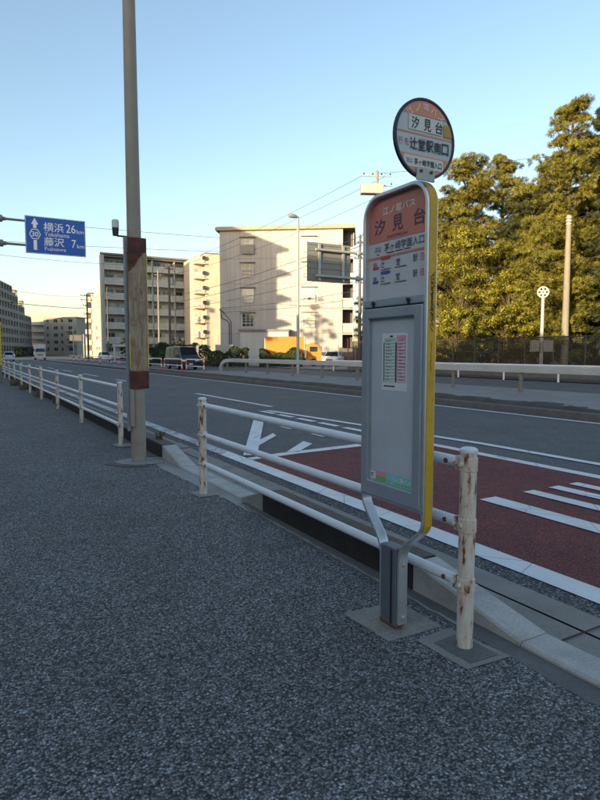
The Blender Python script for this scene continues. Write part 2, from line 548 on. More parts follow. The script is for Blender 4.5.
def put_text(mb, body, fn, u0, u1, v0, v1, n, bold=0.0):
    """fit the words into the box u0..u1, v0..v1 of the surface fn"""
    vs, fs = text_geo(body)
    xs = [x for x, y in vs]; ys = [y for x, y in vs]
    ax, bx_, ay, by = min(xs), max(xs), min(ys), max(ys)
    shifts = [(0, 0)] if not bold else [(-bold, 0), (bold, 0), (0, bold), (0, -bold)]
    for i, (du, dv) in enumerate(shifts):
        mb.add([fn(u0 + (x - ax) / (bx_ - ax) * (u1 - u0) + du, v0 + (y - ay) / (by - ay) * (v1 - v0) + dv, n + 0.00012 * i) for x, y in vs], fs)

def rrect(u0, u1, v0, v1, rt, rb, seg=8):
    pts = []
    for cx, cy, r_, a0 in ((u1 - rb, v0 + rb, rb, -90), (u1 - rt, v1 - rt, rt, 0), (u0 + rt, v1 - rt, rt, 90), (u0 + rb, v0 + rb, rb, 180)):
        for k in range(seg + 1):
            a = R(a0 + 90 * k / seg)
            pts.append((cx + r_ * math.cos(a), cy + r_ * math.sin(a)))
    return pts

def sheet(name, pts, z, mat):
    mb = MB(); mb.poly([(x, y, z) for x, y in pts])
    return struct(mb.build(name, mat))

def sheets(name, quads, z, mat):
    mb = MB()
    for i, q in enumerate(quads):
        mb.poly([(x, y, z + 0.0005 * (i % 9)) for x, y in q])
    return struct(mb.build(name, mat))

# ================================================================== SETTING
sheet('ground', [(-2500, -2500), (2500, -2500), (2500, 2500), (-2500, 2500)], -0.12, 'ground')
sheet('sidewalk', [(-7, -30), (2.42, -30), (2.42, 115), (-7, 115)], 0.0, 'sidewalk')
ROADZ = -0.03
sheet('road', [(3.12, -40), (12.0, -40), (12.0, 150), (3.12, 150)], ROADZ, 'road')
sheet('road', [(3.12, 112), (12.0, 112), (14.5, 90), (60, 130), (75, 300), (36, 300), (12, 195), (3.12, 150)], ROADZ - 0.006, 'road')
sheet('gutter', [(2.90, -30), (3.12, -30), (3.12, 150), (2.90, 150)], -0.022, 'gutter')
sheet('gutter', [(2.60, -30), (2.872, -30), (2.872, 150), (2.60, 150)], -0.018, 'gutter')
sheet('gutter_groove', [(2.86, -30), (2.91, -30), (2.91, 150), (2.86, 150)], -0.034, 'mould')
sheet('road', [(3.12, -30), (3.30, -30), (3.30, 60), (3.12, 60)], ROADZ + 0.003, 'kerb_asphalt')
# strip of concrete along the foot of the kerb
def ragged(pts, amp, step=0.06, seed=1, keep_right=True):
    """polygon outline with a broken edge, as asphalt lies against concrete"""
    r_ = random.Random(seed); out = []
    for (x0, y0), (x1, y1) in zip(pts, pts[1:] + pts[:1]):
        L = math.hypot(x1 - x0, y1 - y0); n = max(1, int(min(L, 12) / step))
        for k in range(n):
            t = k / n; j = 0 if (x0 > 2.4 and x1 > 2.4) else amp * r_.uniform(-1, 1)
            out.append((x0 + (x1 - x0) * t + j, y0 + (y1 - y0) * t))
    return out
sheet('kerb_footing', ragged([(2.27, -5), (2.42, -5), (2.42, 5.3), (2.34, 5.3), (2.31, 4.6), (2.29, 3)], 0.012, seed=2), 0.001, 'concrete_dark')
sheet('kerb_footing', ragged([(2.305, 2.2), (2.325, 2.2), (2.345, 4.6), (2.36, 5.3), (2.345, 5.3), (2.325, 4.6)], 0.008, seed=5), 0.005, 'concrete')
sheet('kerb_footing', ragged([(2.31, 4.75), (2.35, 5.3), (2.42, 5.3), (2.42, 8.2), (2.25, 8.2), (2.18, 7.3), (2.24, 6.4)], 0.016, seed=3), 0.004, 'concrete')
sheet('kerb_footing', [(2.25, 8.2), (2.42, 8.2), (2.42, 115), (2.25, 115)], 0.001, 'concrete_dark')
# seams between the gutter slabs
sheets('gutter_seam', [[(2.43, y), (3.11, y), (3.11, y + 0.012), (2.43, y + 0.012)] for y in (-1.1, 0.4, 1.9, 5.45, 6.2, 7.1)], -0.012, 'mould')

def kerb_piece(name, y0, y1, h0, h1, mat, x0=2.42, x1=2.63, mb=None):
    m = MB()
    ch = 0.012
    prof = lambda y, h: [(x0, y, -0.1), (x1, y, -0.1), (x1, y, h - ch), (x1 - ch, y, h), (x0 + ch, y, h), (x0, y, h - ch)]
    m.loft([prof(y0, h0), prof(y1, h1)])
    return struct(m.build(name, mat))
KH = 0.185
kerb_piece('kerb', -30, 1.95, 0.024, 0.024, 'concrete_light')
kerb_piece('kerb_ramp', 1.956, 2.78, 0.028, KH, 'concrete_light')
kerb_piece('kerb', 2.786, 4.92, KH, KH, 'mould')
sheet('kerb_top', [(2.432, 2.80), (2.622, 2.80), (2.622, 4.90), (2.432, 4.90)], KH + 0.003, 'kerb_brown')
kerb_piece('kerb_ramp', 4.926, 5.42, KH, 0.026, 'concrete')
kerb_piece('kerb', 5.426, 7.30, 0.02, 0.02, 'concrete_light')
kerb_piece('kerb_ramp', 7.306, 8.12, 0.028, KH, 'concrete_light')
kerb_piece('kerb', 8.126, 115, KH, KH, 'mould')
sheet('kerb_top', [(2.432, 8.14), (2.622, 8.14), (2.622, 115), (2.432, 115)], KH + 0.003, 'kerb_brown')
# concrete patches let into the asphalt
sheet('concrete_patch', ragged([(1.85, 2.72), (1.87, 2.33), (2.23, 2.32), (2.235, 2.70)], 0.004, 0.012, 7), 0.002, 'patch')
sheet('concrete_patch', ragged([(2.00, 2.27), (2.02, 1.93), (2.30, 1.91), (2.25, 2.29)], 0.004, 0.012, 8), 0.003, 'gutter')
sheet('concrete_patch', [(2.06, 2.20), (2.075, 1.96), (2.255, 1.95), (2.24, 2.21)], 0.0055, 'concrete_dark')
sheet('concrete_patch', ragged([(2.07, 5.98), (2.08, 5.71), (2.33, 5.70), (2.32, 5.99)], 0.004, 0.012, 9), 0.006, 'concrete')
mb = MB()
mb.poly([(2.12 + 0.34 * math.cos(a) * (1 + 0.16 * math.sin(3 * a)), 8.02 + 0.30 * math.sin(a) * (1 + 0.12 * math.cos(2 * a + 1)), 0.009) for a in [2 * PI * k / 22 for k in range(22)]])
struct(mb.build('concrete_patch', 'concrete'))
sheet('concrete_patch', [(1.60, 8.05), (1.80, 7.72), (2.10, 7.62), (2.05, 8.02), (1.85, 8.18)], 0.006, 'kerb_brown')
sheet('concrete_patch', [(2.08, 9.75), (2.10, 9.40), (2.36, 9.40), (2.36, 9.75)], 0.009, 'concrete')

gm = MB()
gm.poly([(2.90, 8.95, -0.016), (3.10, 8.95, -0.016), (3.10, 9.45, -0.016), (2.90, 9.45, -0.016)])
struct(gm.build('drain_pit', 'mould'))
gm = MB()
for k in range(12):
    gm.bx(2.90, 3.10, 8.96 + 0.042 * k, 8.975 + 0.042 * k, -0.0155, -0.006)
gm.bx(2.888, 2.90, 8.94, 9.46, -0.0155, -0.005); gm.bx(3.10, 3.112, 8.94, 9.46, -0.0155, -0.005)
tag(gm.build('drain_grate', 'steel'), 'small iron drain grate let into the gutter beyond the tan pole', 'drain grate')

# red bus bay and road paint
Z1, Z2 = ROADZ + 0.004, ROADZ + 0.009
sheet('bus_bay', [(3.50, -30), (6.64, -30), (6.64, 7.85), (4.2, 7.66), (3.50, 7.60)], Z1, 'red')
W = []
W.append([(3.30, -30), (3.52, -30), (3.52, 8.35), (3.30, 8.10)])
sheets('road_marking', W, Z2, 'paint')
sheets('road_marking', [[(3.30, 8.10), (3.52, 8.35), (3.52, 115), (3.30, 115)]], Z2, 'paint_old')
W = [[(6.64, -30), (6.82, -30), (6.80, 8.0), (6.62, 8.0)]]                          # far edge of the bay
W.append([(3.53, 7.66), (4.09, 7.80), (6.62, 8.03), (6.62, 7.80), (4.30, 7.62), (3.53, 7.50)])   # end of the red surface
for k in range(12):                                                               # broken line along the taper
    y = 8.15 + k * 0.95
    if y < 13.0:
        W.append([(6.60, y), (6.76, y), (6.76, y + 0.74), (6.60, y + 0.74)])
W.append([(5.90, 12.42), (6.10, 12.28), (3.74, 7.78), (3.56, 7.88)])          # slanting end of the bay
W.append([(4.10, 8.78), (4.00, 8.42), (4.95, 9.49), (5.05, 9.81)])                 # zebra strokes
W.append([(4.28, 7.86), (4.45, 7.78), (5.02, 8.33), (5.04, 8.66)])
W.append([(5.60, 10.15), (5.78, 10.10), (5.78, 10.55), (5.60, 10.60)])
W.append([(5.60, 8.92), (5.78, 8.88), (5.78, 9.32), (5.60, 9.38)])
W.append([(7.40, -30), (7.56, -30), (7.56, 7.0), (6.98, 13.7), (6.82, 13.7), (7.40, 6.9)])                  # solid lane line by the bay
for y0, y1 in [(14.6, 20.7)]:
    W.append([(7.40, y0), (7.55, y0), (7.55, y1), (7.40, y1)])
for k in range(7):
    y0 = 28.5 + k * 10.0
    W.append([(7.38, y0), (7.54, y0), (7.54, y0 + 5.0), (7.38, y0 + 5.0)])
for y0, y1 in ((38.6, 44.0),):
    pass
W.append([(11.66, -30), (11.84, -30), (11.84, 120), (11.66, 120)])                # white line under the far kerb
for xa, xb, y0 in ((4.60, 4.84, 4.28), (5.26, 5.44, 4.28), (5.68, 5.86, 4.28), (6.04, 6.20, 4.28)):   # lettering strokes on the bay
    W.append([(xa, -1.2), (xb, -1.2), (xb, y0), (xa, y0)])
sheets('road_marking', W, Z2, 'paint')

# far kerb, median and service road
mb = MB()
prof = lambda y: [(12.0, y, -0.12), (12.18, y, -0.12), (12.18, y, 0.15), (12.02, y, 0.15), (12.0, y, 0.13)]
mb.loft([prof(-30), prof(112)])
struct(mb.build('kerb', 'concrete_dark'))
sheet('median', [(12.18, -30), (18.0, -30), (18.0, 38), (14.4, 42), (14.4, 112), (12.18, 112)], 0.146, 'median')
mb = MB()
mb.loft([[(14.4, 112, -0.1), (14.4, 112, 0.145)], [(14.4, 42, -0.1), (14.4, 42, 0.145)], [(18, 38, -0.1), (18, 38, 0.145)], [(18, -30, -0.1), (18, -30, 0.145)]], close=False, caps=False)
struct(mb.build('kerb', 'concrete'))
# earth washed up along the kerb: an uneven low bank
mb = MB()
rows = []
y = -10.0
while y < 46:
    wdt = 0.6 + 1.0 * rnd.random(); hh = 0.03 + 0.08 * rnd.random()
    rows.append([(12.14, y, 0.15), (12.2 + 0.2 * wdt, y, 0.155 + hh), (12.2 + 0.6 * wdt, y, 0.155 + hh * 0.6), (12.25 + wdt, y, 0.144)])
    y += 0.28
mb.loft(rows, close=False, caps=False)
struct(mb.build('earth_bank', 'soil', smooth=True))
sheet('road', [(14.4, -30), (26.2, -30), (26.2, 125), (14.4, 125)], -0.02, 'road')
sheet('ground', [(26.2, -40), (120, -40), (120, 160), (26.2, 160)], 0.02, 'earth_bank')
sheet('pavement', [(26.2, 42), (44, 42), (44, 125), (26.2, 125)], 0.03, 'median')
# ================================================================== PEDESTRIAN FENCES
def fence_post(parent, x, y, sides, rails=True):
    p = MB(); p.tube([(x, y, 0), (x, y, 1.005)], 0.041, 16)
    post = p.build('post', 'post_rust', parent, smooth=True)
    c = MB(); c.tube([(x, y, 1.004), (x, y, 1.018), (x, y, 1.028)], [0.045, 0.045, 0.030], 16)
    c.build('cap', 'white_rail', post, smooth=True)
    for z in RAILZ:
        k = MB()
        k.tube([(x, y, z - 0.035), (x, y, z + 0.035)], 0.0455, 16)
        for s in sides:
            k.bx(x - 0.030, x + 0.030, y + s * 0.040, y + s * 0.062, z - 0.036, z + 0.036)
            k.tube([(x - 0.052, y + s * 0.050, z), (x - 0.028, y + s * 0.050, z)], 0.012, 8)
        k.tube([(x - 0.060, y, z), (x - 0.03, y, z)], 0.013, 8)
        k.build('bracket', 'post_rust', post, bevel=0.003)
    return post
RAILZ = (0.945, 0.635, 0.33)
def fence(label, ys, x, name='guard_fence'):
    t = thing(name, label, 'fence', (x, ys[0], 0), 0, 'white pipe fences along the kerb')
    for i, y in enumerate(ys):
        fence_post(t, x, y, [s for s, ok in ((1, i < len(ys) - 1), (-1, i > 0)) if ok])
    for z in RAILZ:
        m = MB()
        m.tube([(x, ys[0] + 0.045, z), (x, ys[-1] - 0.045, z)], 0.0285, 14)
        rr = m.build('rail', 'white_rail', t, smooth=True)
        for y in ys[:2]:
            s = 1 if y == ys[0] else -1
            b = MB(); b.tube([(x - 0.034, y + s * 0.13, z), (x - 0.022, y + s * 0.13, z)], 0.013, 8)
            b.build('bolt', 'rust', rr)
    return t
fence('short white pipe fence with rusty posts running behind the bus stop', [2.10, 5.84], 2.175)
fence('long white pipe fence leading away beyond the tan street pole', [9.60 + 3.55 * k for k in range(13)], 2.19)
# little green sticker on the second post
# ================================================================== BUS STOP
BX, BY0, BY1, BZ0, BZ1 = 1.975, 2.205, 2.735, 0.69, 2.345
BW = BY1 - BY0
bs = thing('bus_stop', 'tall grey bus stop board with yellow side strip and round disc on top', 'bus stop', (2.02, 2.48, 0.006))
FB = lambda u, v, n: (BX - n, BY1 - u, v)            # board: u from the far edge towards the camera, v up, n out of the face
outer = rrect(0, BW, BZ0, BZ1, 0.125, 0.012)
inner = rrect(0.022, BW - 0.022, BZ0 + 0.02, BZ1 - 0.022, 0.105, 0.008)
m = MB(); m.ring(outer, inner, FB, 0.0, -0.068)
frame = m.build('frame', 'alu', bs, bevel=0.006, seg=3)
m = MB(); m.prism(rrect(0.018, BW - 0.018, BZ0 + 0.015, BZ1 - 0.018, 0.105, 0.008), FB, -0.058, -0.062)
m.build('back_plate', 'alu_paint', bs)
# upper name panel, set back in the frame
UV0, UV1 = 1.782, 2.323
pn = -0.034
m = MB(); m.prism(rrect(0.022, BW - 0.022, UV0 - 0.02, UV1, 0.10, 0.002), FB, pn, pn - 0.012)
name_panel = m.build('name_panel', 'panel', bs)
m = MB()
orr = [p for p in rrect(0.0235, BW - 0.0235, 2.094, UV1 - 0.001, 0.098, 0.001)]
m.prism(orr, FB, pn + 0.0022, pn + 0.0012)
m.prism([(0.024, 2.006), (BW - 0.024, 2.006), (BW - 0.024, 2.018), (0.024, 2.018)], FB, pn + 0.0022, pn + 0.0012)
m.build('colour_band', 'orange', name_panel)
tn = pn + 0.0035
m = MB()
put_text(m, '江ノ電バス', FB, 0.14, 0.40, 2.232, 2.272, tn)
m.build('white_lettering', 'white', name_panel)
m = MB()
for ch, a, b_ in (('汐', 0.070, 0.160), ('見', 0.222, 0.308), ('台', 0.392, 0.476)):
    put_text(m, ch, FB, a, b_, 2.135, 2.215, tn, bold=0.0016)
put_text(m, 'SHIOMIDAI', FB, 0.175, 0.345, 2.104, 2.120, tn)
m.build('large_lettering', 'ink_plum', name_panel)
m = MB()
put_text(m, '次は', FB, 0.070, 0.125, 2.042, 2.074, tn)
put_text(m, '茅ヶ崎学園入口', FB, 0.155, 0.470, 2.038, 2.082, tn)
for a, b_ in ((0.09, 0.11), (0.17, 0.24), (0.25, 0.31), (0.32, 0.37)):
    m.prism([(a, 2.028), (b_, 2.028), (b_, 2.032), (a, 2.032)], FB, tn, tn - 0.0004)
for v in (1.955, 1.878):
    for ch, a, b_ in (('辻', 0.125, 0.158), ('堂', 0.255, 0.288), ('駅', 0.390, 0.424)):
        put_text(m, ch, FB, a, b_, v, v + 0.036, tn)
    for a, b_ in ((0.125, 0.145), (0.15, 0.21), (0.245, 0.262), (0.268, 0.34)):
        m.prism([(a, v - 0.012), (b_, v - 0.012), (b_, v - 0.008), (a, v - 0.008)], FB, tn, tn - 0.0004)
m.build('small_lettering', 'ink', name_panel)
for v, mm in ((1.955, 'red_ink'), (1.878, 'blue_ink')):
    m = MB()
    m.prism(rrect(0.125, 0.205, v + 0.042, v + 0.058, 0.006, 0.006, 3), FB, tn, tn - 0.0004)          # route pill
    m.prism([(0.055, v - 0.002), (0.105, v - 0.002), (0.105, v + 0.010), (0.055, v + 0.010)], FB, tn, tn - 0.0004)
    for a in (0.062, 0.078):
        m.prism([(a, v + 0.012), (a + 0.008, v + 0.012), (a + 0.008, v + 0.034), (a, v + 0.034)], FB, tn, tn - 0.0004)
    m.build('route_symbol', mm, name_panel)
m = MB()
for v in (1.955, 1.878):
    m.ring(rrect(0.448, 0.470, v + 0.002, v + 0.036, 0.004, 0.004, 3), rrect(0.4505, 0.4675, v + 0.0045, v + 0.0335, 0.003, 0.003, 3), FB, tn, tn - 0.0004)
    put_text(m, '行', FB, 0.453, 0.465, v + 0.01, v + 0.028, tn)
m.build('destination_symbol', 'red_ink', name_panel)
# bar between the two halves, with its catches
m = MB(); m.prism([(0.012, 1.742), (BW - 0.014, 1.742), (BW - 0.014, 1.786), (0.012, 1.786)], FB, 0.004, -0.05)
bar = m.build('cross_bar', 'alu_paint', bs, bevel=0.006)
for u in (0.115, 0.405):
    m = MB()
    m.tube([FB(u, 1.762, 0.0), FB(u, 1.762, 0.016)], 0.011, 10)
    m.prism([(u - 0.006, 1.742), (u + 0.006, 1.742), (u + 0.006, 1.762), (u - 0.006, 1.762)], FB, 0.012, 0.002)
    m.build('catch', 'black', bar)
# lower door
DU0, DU1, DV0, DV1 = 0.012, BW - 0.022, 0.700, 1.736
m = MB()
sq = lambda a, b_, c_, d_: [(a, c_), (b_, c_), (b_, d_), (a, d_)]
m.ring(sq(DU0, DU1, DV0, DV1), sq(DU0 + 0.058, DU1 - 0.058, DV0 + 0.085, DV1 - 0.055), FB, 0.010, -0.03)
door = m.build('door', 'alu_paint', bs, bevel=0.007, seg=3)
m = MB(); m.prism(sq(DU0 + 0.05, DU1 - 0.05, DV0 + 0.07, DV1 - 0.05), FB, -0.018, -0.024)
board = m.build('notice_board', 'panel_in', door)
nn = -0.0165
tu0, tu1, tv0, tv1 = 0.165, 0.375, 1.295, 1.600
m = MB(); m.prism(sq(tu0, tu1, tv0, tv1), FB, nn, nn - 0.001)
sheet_p = m.build('timetable', 'sheet_white', board)
mg, mk = MB(), MB()
mg.prism(sq(tu0 + 0.02, tu0 + 0.115, tv0 + 0.045, tv1 - 0.028), FB, nn + 0.0012, nn + 0.0004)
mg.build('weekday_column', 'green', sheet_p)
m = MB(); m.prism(sq(tu0 + 0.125, tu1 - 0.012, tv0 + 0.045, tv1 - 0.014), FB, nn + 0.0012, nn + 0.0004)
m.build('holiday_column', 'pink', sheet_p)
mw = MB()
for k in range(13):
    v = tv0 + 0.048 + k * 0.0172
    for a, b_ in ((tu0 + 0.024, tu0 + 0.113), (tu0 + 0.136, tu1 - 0.014)):
        mw.prism(sq(a, b_, v, v + 0.0078), FB, nn + 0.002, nn + 0.0014)
mw.build('row', 'sheet_white', sheet_p)
for k in range(13):
    v = tv0 + 0.0545 + k * 0.0172
    for a0 in (tu0 + 0.024, tu0 + 0.132):
        u = a0 + 0.012
        while u < a0 + 0.03 + rnd.random() * 0.045:
            mk.prism(sq(u, u + 0.006, v, v + 0.0045), FB, nn + 0.0028, nn + 0.0022); u += 0.0105
mk.prism(sq(tu0 + 0.016, tu0 + 0.0205, tv0 + 0.045, tv1 - 0.05), FB, nn + 0.0028, nn + 0.0004)
mk.prism(sq(tu0 + 0.116, tu0 + 0.1225, tv0 + 0.045, tv1 - 0.05), FB, nn + 0.0028, nn + 0.0004)
mk.prism(sq(tu0 + 0.07, tu0 + 0.09, tv1 - 0.022, tv1 - 0.012), FB, nn + 0.0028, nn + 0.0004)
for a, b_ in ((0.02, 0.05), (0.055, 0.08), (0.085, 0.11)):
    mk.prism(sq(tu0 + a, tu0 + b_, tv0 + 0.02, tv0 + 0.026), FB, nn + 0.0028, nn + 0.0004)
mk.build('figures', 'ink', sheet_p)
# stickers along the bottom of the door
m = MB(); m.prism(sq(0.072, 0.115, 0.795, 0.832), FB, nn, nn - 0.001); st = m.build('sticker', 'white', board)
m = MB(); put_text(m, 'IC', FB, 0.080, 0.106, 0.803, 0.825, nn + 0.001, bold=0.001); m.build('lettering', 'ink_plum', st)
m = MB(); m.prism(sq(0.117, 0.212, 0.814, 0.842), FB, nn, nn - 0.001); m.build('sticker', 'pink', board)
m = MB(); m.prism(sq(0.117, 0.212, 0.787, 0.813), FB, nn, nn - 0.001); m.build('sticker', 'grass_green', board)
m = MB(); m.prism(sq(0.214, 0.440, 0.786, 0.842), FB, nn, nn - 0.001); st = m.build('sticker', 'teal', board)
m = MB(); put_text(m, '江ノ電バス', FB, 0.26, 0.42, 0.812, 0.834, nn + 0.001); m.build('lettering', 'white', st)
m = MB(); 
for a, b_ in ((0.225, 0.25), (0.27, 0.33), (0.34, 0.41)):
    m.prism(sq(a, b_, 0.792, 0.802), FB, nn + 0.001, nn)
m.build('lettering', 'grass_green', st)
# smudges left by old tape
# side strip: yellow tape wrapped along the near edge and over the top corner
FS = lambda s_, x, n: None
prof_pts = []                                        # path along the outer edge, (u, v)
for k in range(9):
    a = R(95 - 95 * k / 8)
    prof_pts.append((BW - 0.125 + 0.1265 * math.cos(a), BZ1 - 0.125 + 0.1265 * math.sin(a)))
prof_pts += [(BW + 0.0015, 1.9), (BW + 0.0015, 1.5), (BW + 0.0015, 1.0), (BW + 0.0015, 0.62)]
def smooth_path(ctrl, n=6):
    out = [ctrl[0]]
    for i in range(1, len(ctrl) - 1):
        p0, p1, p2 = Vector(ctrl[i - 1]), Vector(ctrl[i]), Vector(ctrl[i + 1])
        r_ = 0.35
        a, b_ = p1 + (p0 - p1) * min(r_, 0.07 / (p0 - p1).length), p1 + (p2 - p1) * min(r_, 0.07 / (p2 - p1).length)
        for k in range(n + 1):
            t = k / n
            out.append(tuple((1 - t) ** 2 * a + 2 * t * (1 - t) * p1 + t * t * b_))
    out.append(ctrl[-1])
    return out
near = smooth_path([(BW - 0.010, 0.72), (BW - 0.010, 0.600), (0.338, 0.455), (0.338, 0.035)])
prof_pts += [(u + 0.0110, v - 0.004) for u, v in near[1:6]]
m = MB()
xa, xb = BX + 0.011, BX + 0.060
for (u0, v0), (u1, v1) in zip(prof_pts, prof_pts[1:]):
    m.poly([(xa, BY1 - u0, v0), (xb, BY1 - u0, v0), (xb, BY1 - u1, v1), (xa, BY1 - u1, v1)])
strip = m.build('side_strip', 'yellow', bs)
# scrawl on the strip
def squiggle(z0, z1, cx, amp, n, r_=0.0016):
    q = MB(); pts = []
    for k in range(n + 1):
        t = k / n
        z = z0 + (z1 - z0) * t
        pts.append((cx + amp * math.sin(t * n * 1.9) * (0.6 + 0.4 * math.sin(t * 9)), BY0 - 0.0022, z + 0.012 * math.cos(t * n * 2.3)))
    q.tube(pts, r_, 5)
    return q
q = squiggle(1.66, 1.88, BX + 0.036, 0.018, 44)
q2 = squiggle(1.60, 1.84, BX + 0.034, 0.012, 26); q.add(q2.v, q2.f)
q3 = squiggle(1.40, 1.56, BX + 0.034, 0.004, 10, 0.001); q.add(q3.v, q3.f)
q.build('graffiti', 'ink', strip)
# legs: flat channels cranked in to the central post
def leg(path, inset):
    q = MB(); tk = 0.019
    rings = []
    for i, (u, v) in enumerate(path):
        a = Vector(path[max(i - 1, 0)]); b_ = Vector(path[min(i + 1, len(path) - 1)])
        d = (b_ - a).normalized(); nrm = Vector((-d.y, d.x))
        p, p2 = Vector((u, v)) + nrm * tk / 2, Vector((u, v)) - nrm * tk / 2
        x0, x1 = BX + 0.004, BX + 0.064
        rings.append([(x0, BY1 - p.x, p.y), (x1, BY1 - p.x, p.y), (x1, BY1 - p2.x, p2.y), (x0, BY1 - p2.x, p2.y)])
    q.loft(rings)
    return q
near = smooth_path([(BW - 0.010, 0.72), (BW - 0.010, 0.600), (0.338, 0.455), (0.338, 0.035)])
far = smooth_path([(0.010, 0.72), (0.010, 0.640), (0.187, 0.440), (0.187, 0.05)])
for pth, uo in ((near, 0.338), (far, 0.187)):
    lg = leg(pth, 0).build('leg', 'alu', bs, bevel=0.004)
    yy = BY1 - uo
    s = -1 if uo > 0.3 else 1
    for z in (0.075, 0.365):
        q = MB()
        q.tube([(BX + 0.034, yy + s * 0.008, z), (BX + 0.034, yy + s * 0.015, z), (BX + 0.034, yy + s * 0.019, z)], [0.0125, 0.0125, 0.007], 10)
        q.build('bolt', 'galv', lg)
    # the far leg is a channel: a rib along its inner face
    q = MB()
    for i, (a, b_) in enumerate(zip(pth[1:], pth[2:])):
        pass
m = MB(); m.bx(BX - 0.004, BX + 0.072, BY1 - 0.327, BY1 - 0.199, 0.02, 0.452)
post = m.build('post', 'dark_post', bs, bevel=0.006)
m = MB(); m.bx(BX + 0.006, BX + 0.060, BY1 - 0.322, BY1 - 0.18, 0.006, 0.02)
m.build('shim', 'rust', post)
m = MB(); m.bx(BX - 0.0065, BX - 0.003, BY1 - 0.300, BY1 - 0.286, 0.03, 0.44)
m.build('groove', 'black', post)
# disc
DC = (1.972, 2.232, 2.515); DR = 0.188
FD = lambda u, v, n: (DC[0] + u * DR, DC[1] - n, DC[2] + v * DR)
circ = lambda r_, n=48: [(r_ * math.cos(2 * PI * k / n), r_ * math.sin(2 * PI * k / n)) for k in range(n)]
m = MB(); m.ring(circ(1.0), circ(0.93), FD, 0.006, -0.012)
rim = m.build('disc_rim', 'navy', bs, bevel=0.002)
m = MB(); m.prism(circ(0.94), FD, 0.0, -0.006)
disc = m.build('disc', 'panel', bs)
def seg_band(v0, v1, r_=0.93, n=12):
    pts = []
    for k in range(n + 1):
        v = v0 + (v1 - v0) * k / n; pts.append((math.sqrt(max(0, r_ * r_ - v * v)), v))
    for k in range(n + 1):
        v = v1 + (v0 - v1) * k / n; pts.append((-math.sqrt(max(0, r_ * r_ - v * v)), v))
    return pts
m = MB()
m.prism(seg_band(0.56, 0.9299), FD, 0.0020, 0.0008)
m.prism(seg_band(0.075, 0.115), FD, 0.0020, 0.0008)
m.prism(seg_band(-0.9299, -0.42), FD, 0.0020, 0.0008)
m.build('colour_band', 'disc_orange', disc)
m = MB(); m.prism(rrect(-0.70, 0.62, -0.735, -0.455, 0.05, 0.05, 4), FD, 0.0034, 0.0024)
m.prism(rrect(-0.55, 0.55, 0.17, 0.53, 0.01, 0.01, 2), FD, 0.0034, 0.0024)
m.build('name_plate', 'plate', disc)
m = MB()
for i, ch in enumerate('江ノ電バス'):
    a = R(90 + 41 - 20.5 * i)
    r0 = 0.78
    ca, sa = math.cos(a - PI / 2), math.sin(a - PI / 2)
    f2 = lambda u, v, n, ca=ca, sa=sa, a=a: FD(r0 * math.cos(a) + u * ca - v * sa, r0 * math.sin(a) + u * sa + v * ca, n)
    put_text(m, ch, f2, -0.095, 0.095, -0.08, 0.08, 0.0045)
m.build('white_lettering', 'white', disc)
m = MB()
for ch, a in (('汐', -0.46), ('見', -0.06), ('台', 0.33)):
    put_text(m, ch, FD, a, a + 0.24, 0.20, 0.49, 0.0045, bold=0.004)
for i, ch in enumerate('辻堂駅南口'):
    put_text(m, ch, FD, -0.50 + 0.265 * i, -0.50 + 0.265 * i + 0.23, -0.30, -0.02, 0.0045, bold=0.004)
put_text(m, '茅ヶ崎学園入口', FD, -0.36, 0.56, -0.68, -0.52, 0.0045, bold=0.002)
m.build('black_lettering', 'ink', disc)
m = MB(); put_text(m, '次は', FD, -0.62, -0.42, -0.66, -0.53, 0.0045); m.build('blue_lettering', 'blue_ink', disc)
m = MB()
put_text(m, '行', FD, -0.88, -0.74, -0.24, -0.06, 0.0045)
put_text(m, '先', FD, -0.68, -0.54, -0.24, -0.06, 0.0045)
m.build('red_lettering', 'red_ink', disc)
m = MB(); m.prism([(0.62, 0.16), (0.90, 0.16), (0.90, 0.16), (0.88, 0.28), (0.80, 0.46), (0.62, 0.46)], FD, 0.0045, 0.003)
m.build('gold_sticker', 'gold', disc)
m = MB()
m.prism([(-0.30, -1.05), (0.30, -1.05), (0.30, -0.78), (0.24, -0.72), (-0.24, -0.72), (-0.30, -0.78)], FD, 0.012, 0.004)
brk = m.build('disc_bracket', 'galv', bs, bevel=0.002)
for u, v in ((-0.17, -0.82), (0.17, -0.82)):
    m = MB(); m.tube([FD(u, v, 0.011), FD(u, v, 0.018)], 0.008, 8)
    m.build('bolt', 'rust', brk)

# ================================================================== STREET POLE (near)
PX, PY = 2.075, 8.06
sp = thing('street_pole', 'tall tan street pole with long rusted panel strapped to it', 'pole', (PX, PY, 0))
m = MB(); m.tube([(PX, PY, 0), (PX, PY, 1.0), (PX, PY, 3.0), (PX, PY, 6.0), (PX, PY, 9.6)], [0.100, 0.098, 0.092, 0.080, 0.066], 24)
m.build('shaft', 'pole', sp, smooth=True)
m = MB(); m.ring([(0.106 * math.cos(2 * PI * k / 20), 0.106 * math.sin(2 * PI * k / 20)) for k in range(20)], [(0.09 * math.cos(2 * PI * k / 20), 0.09 * math.sin(2 * PI * k / 20)) for k in range(20)], lambda u, v, n: (PX + u, PY + v, n), 0.0, 0.028)
m.build('collar', 'concrete', sp)
# panel, slightly bowed round the pole, facing the traffic
m = MB(); k = 9
fr = [( -0.120 + 0.250 * i / k, 0.018 * ((i / k - 0.5) * 2) ** 2) for i in range(k + 1)]
zz = [1.005 + 2.0 * i / 16 for i in range(17)]
rings = []
for z in zz:
    rings.append([(PX + 0.005 + a, PY - 0.118 + b_, z) for a, b_ in fr] + [(PX + 0.005 + a, PY - 0.112 + b_, z) for a, b_ in reversed(fr)])
m.loft(rings)
rp = m.build('panel', MT['rust_panel'], sp, local=True)
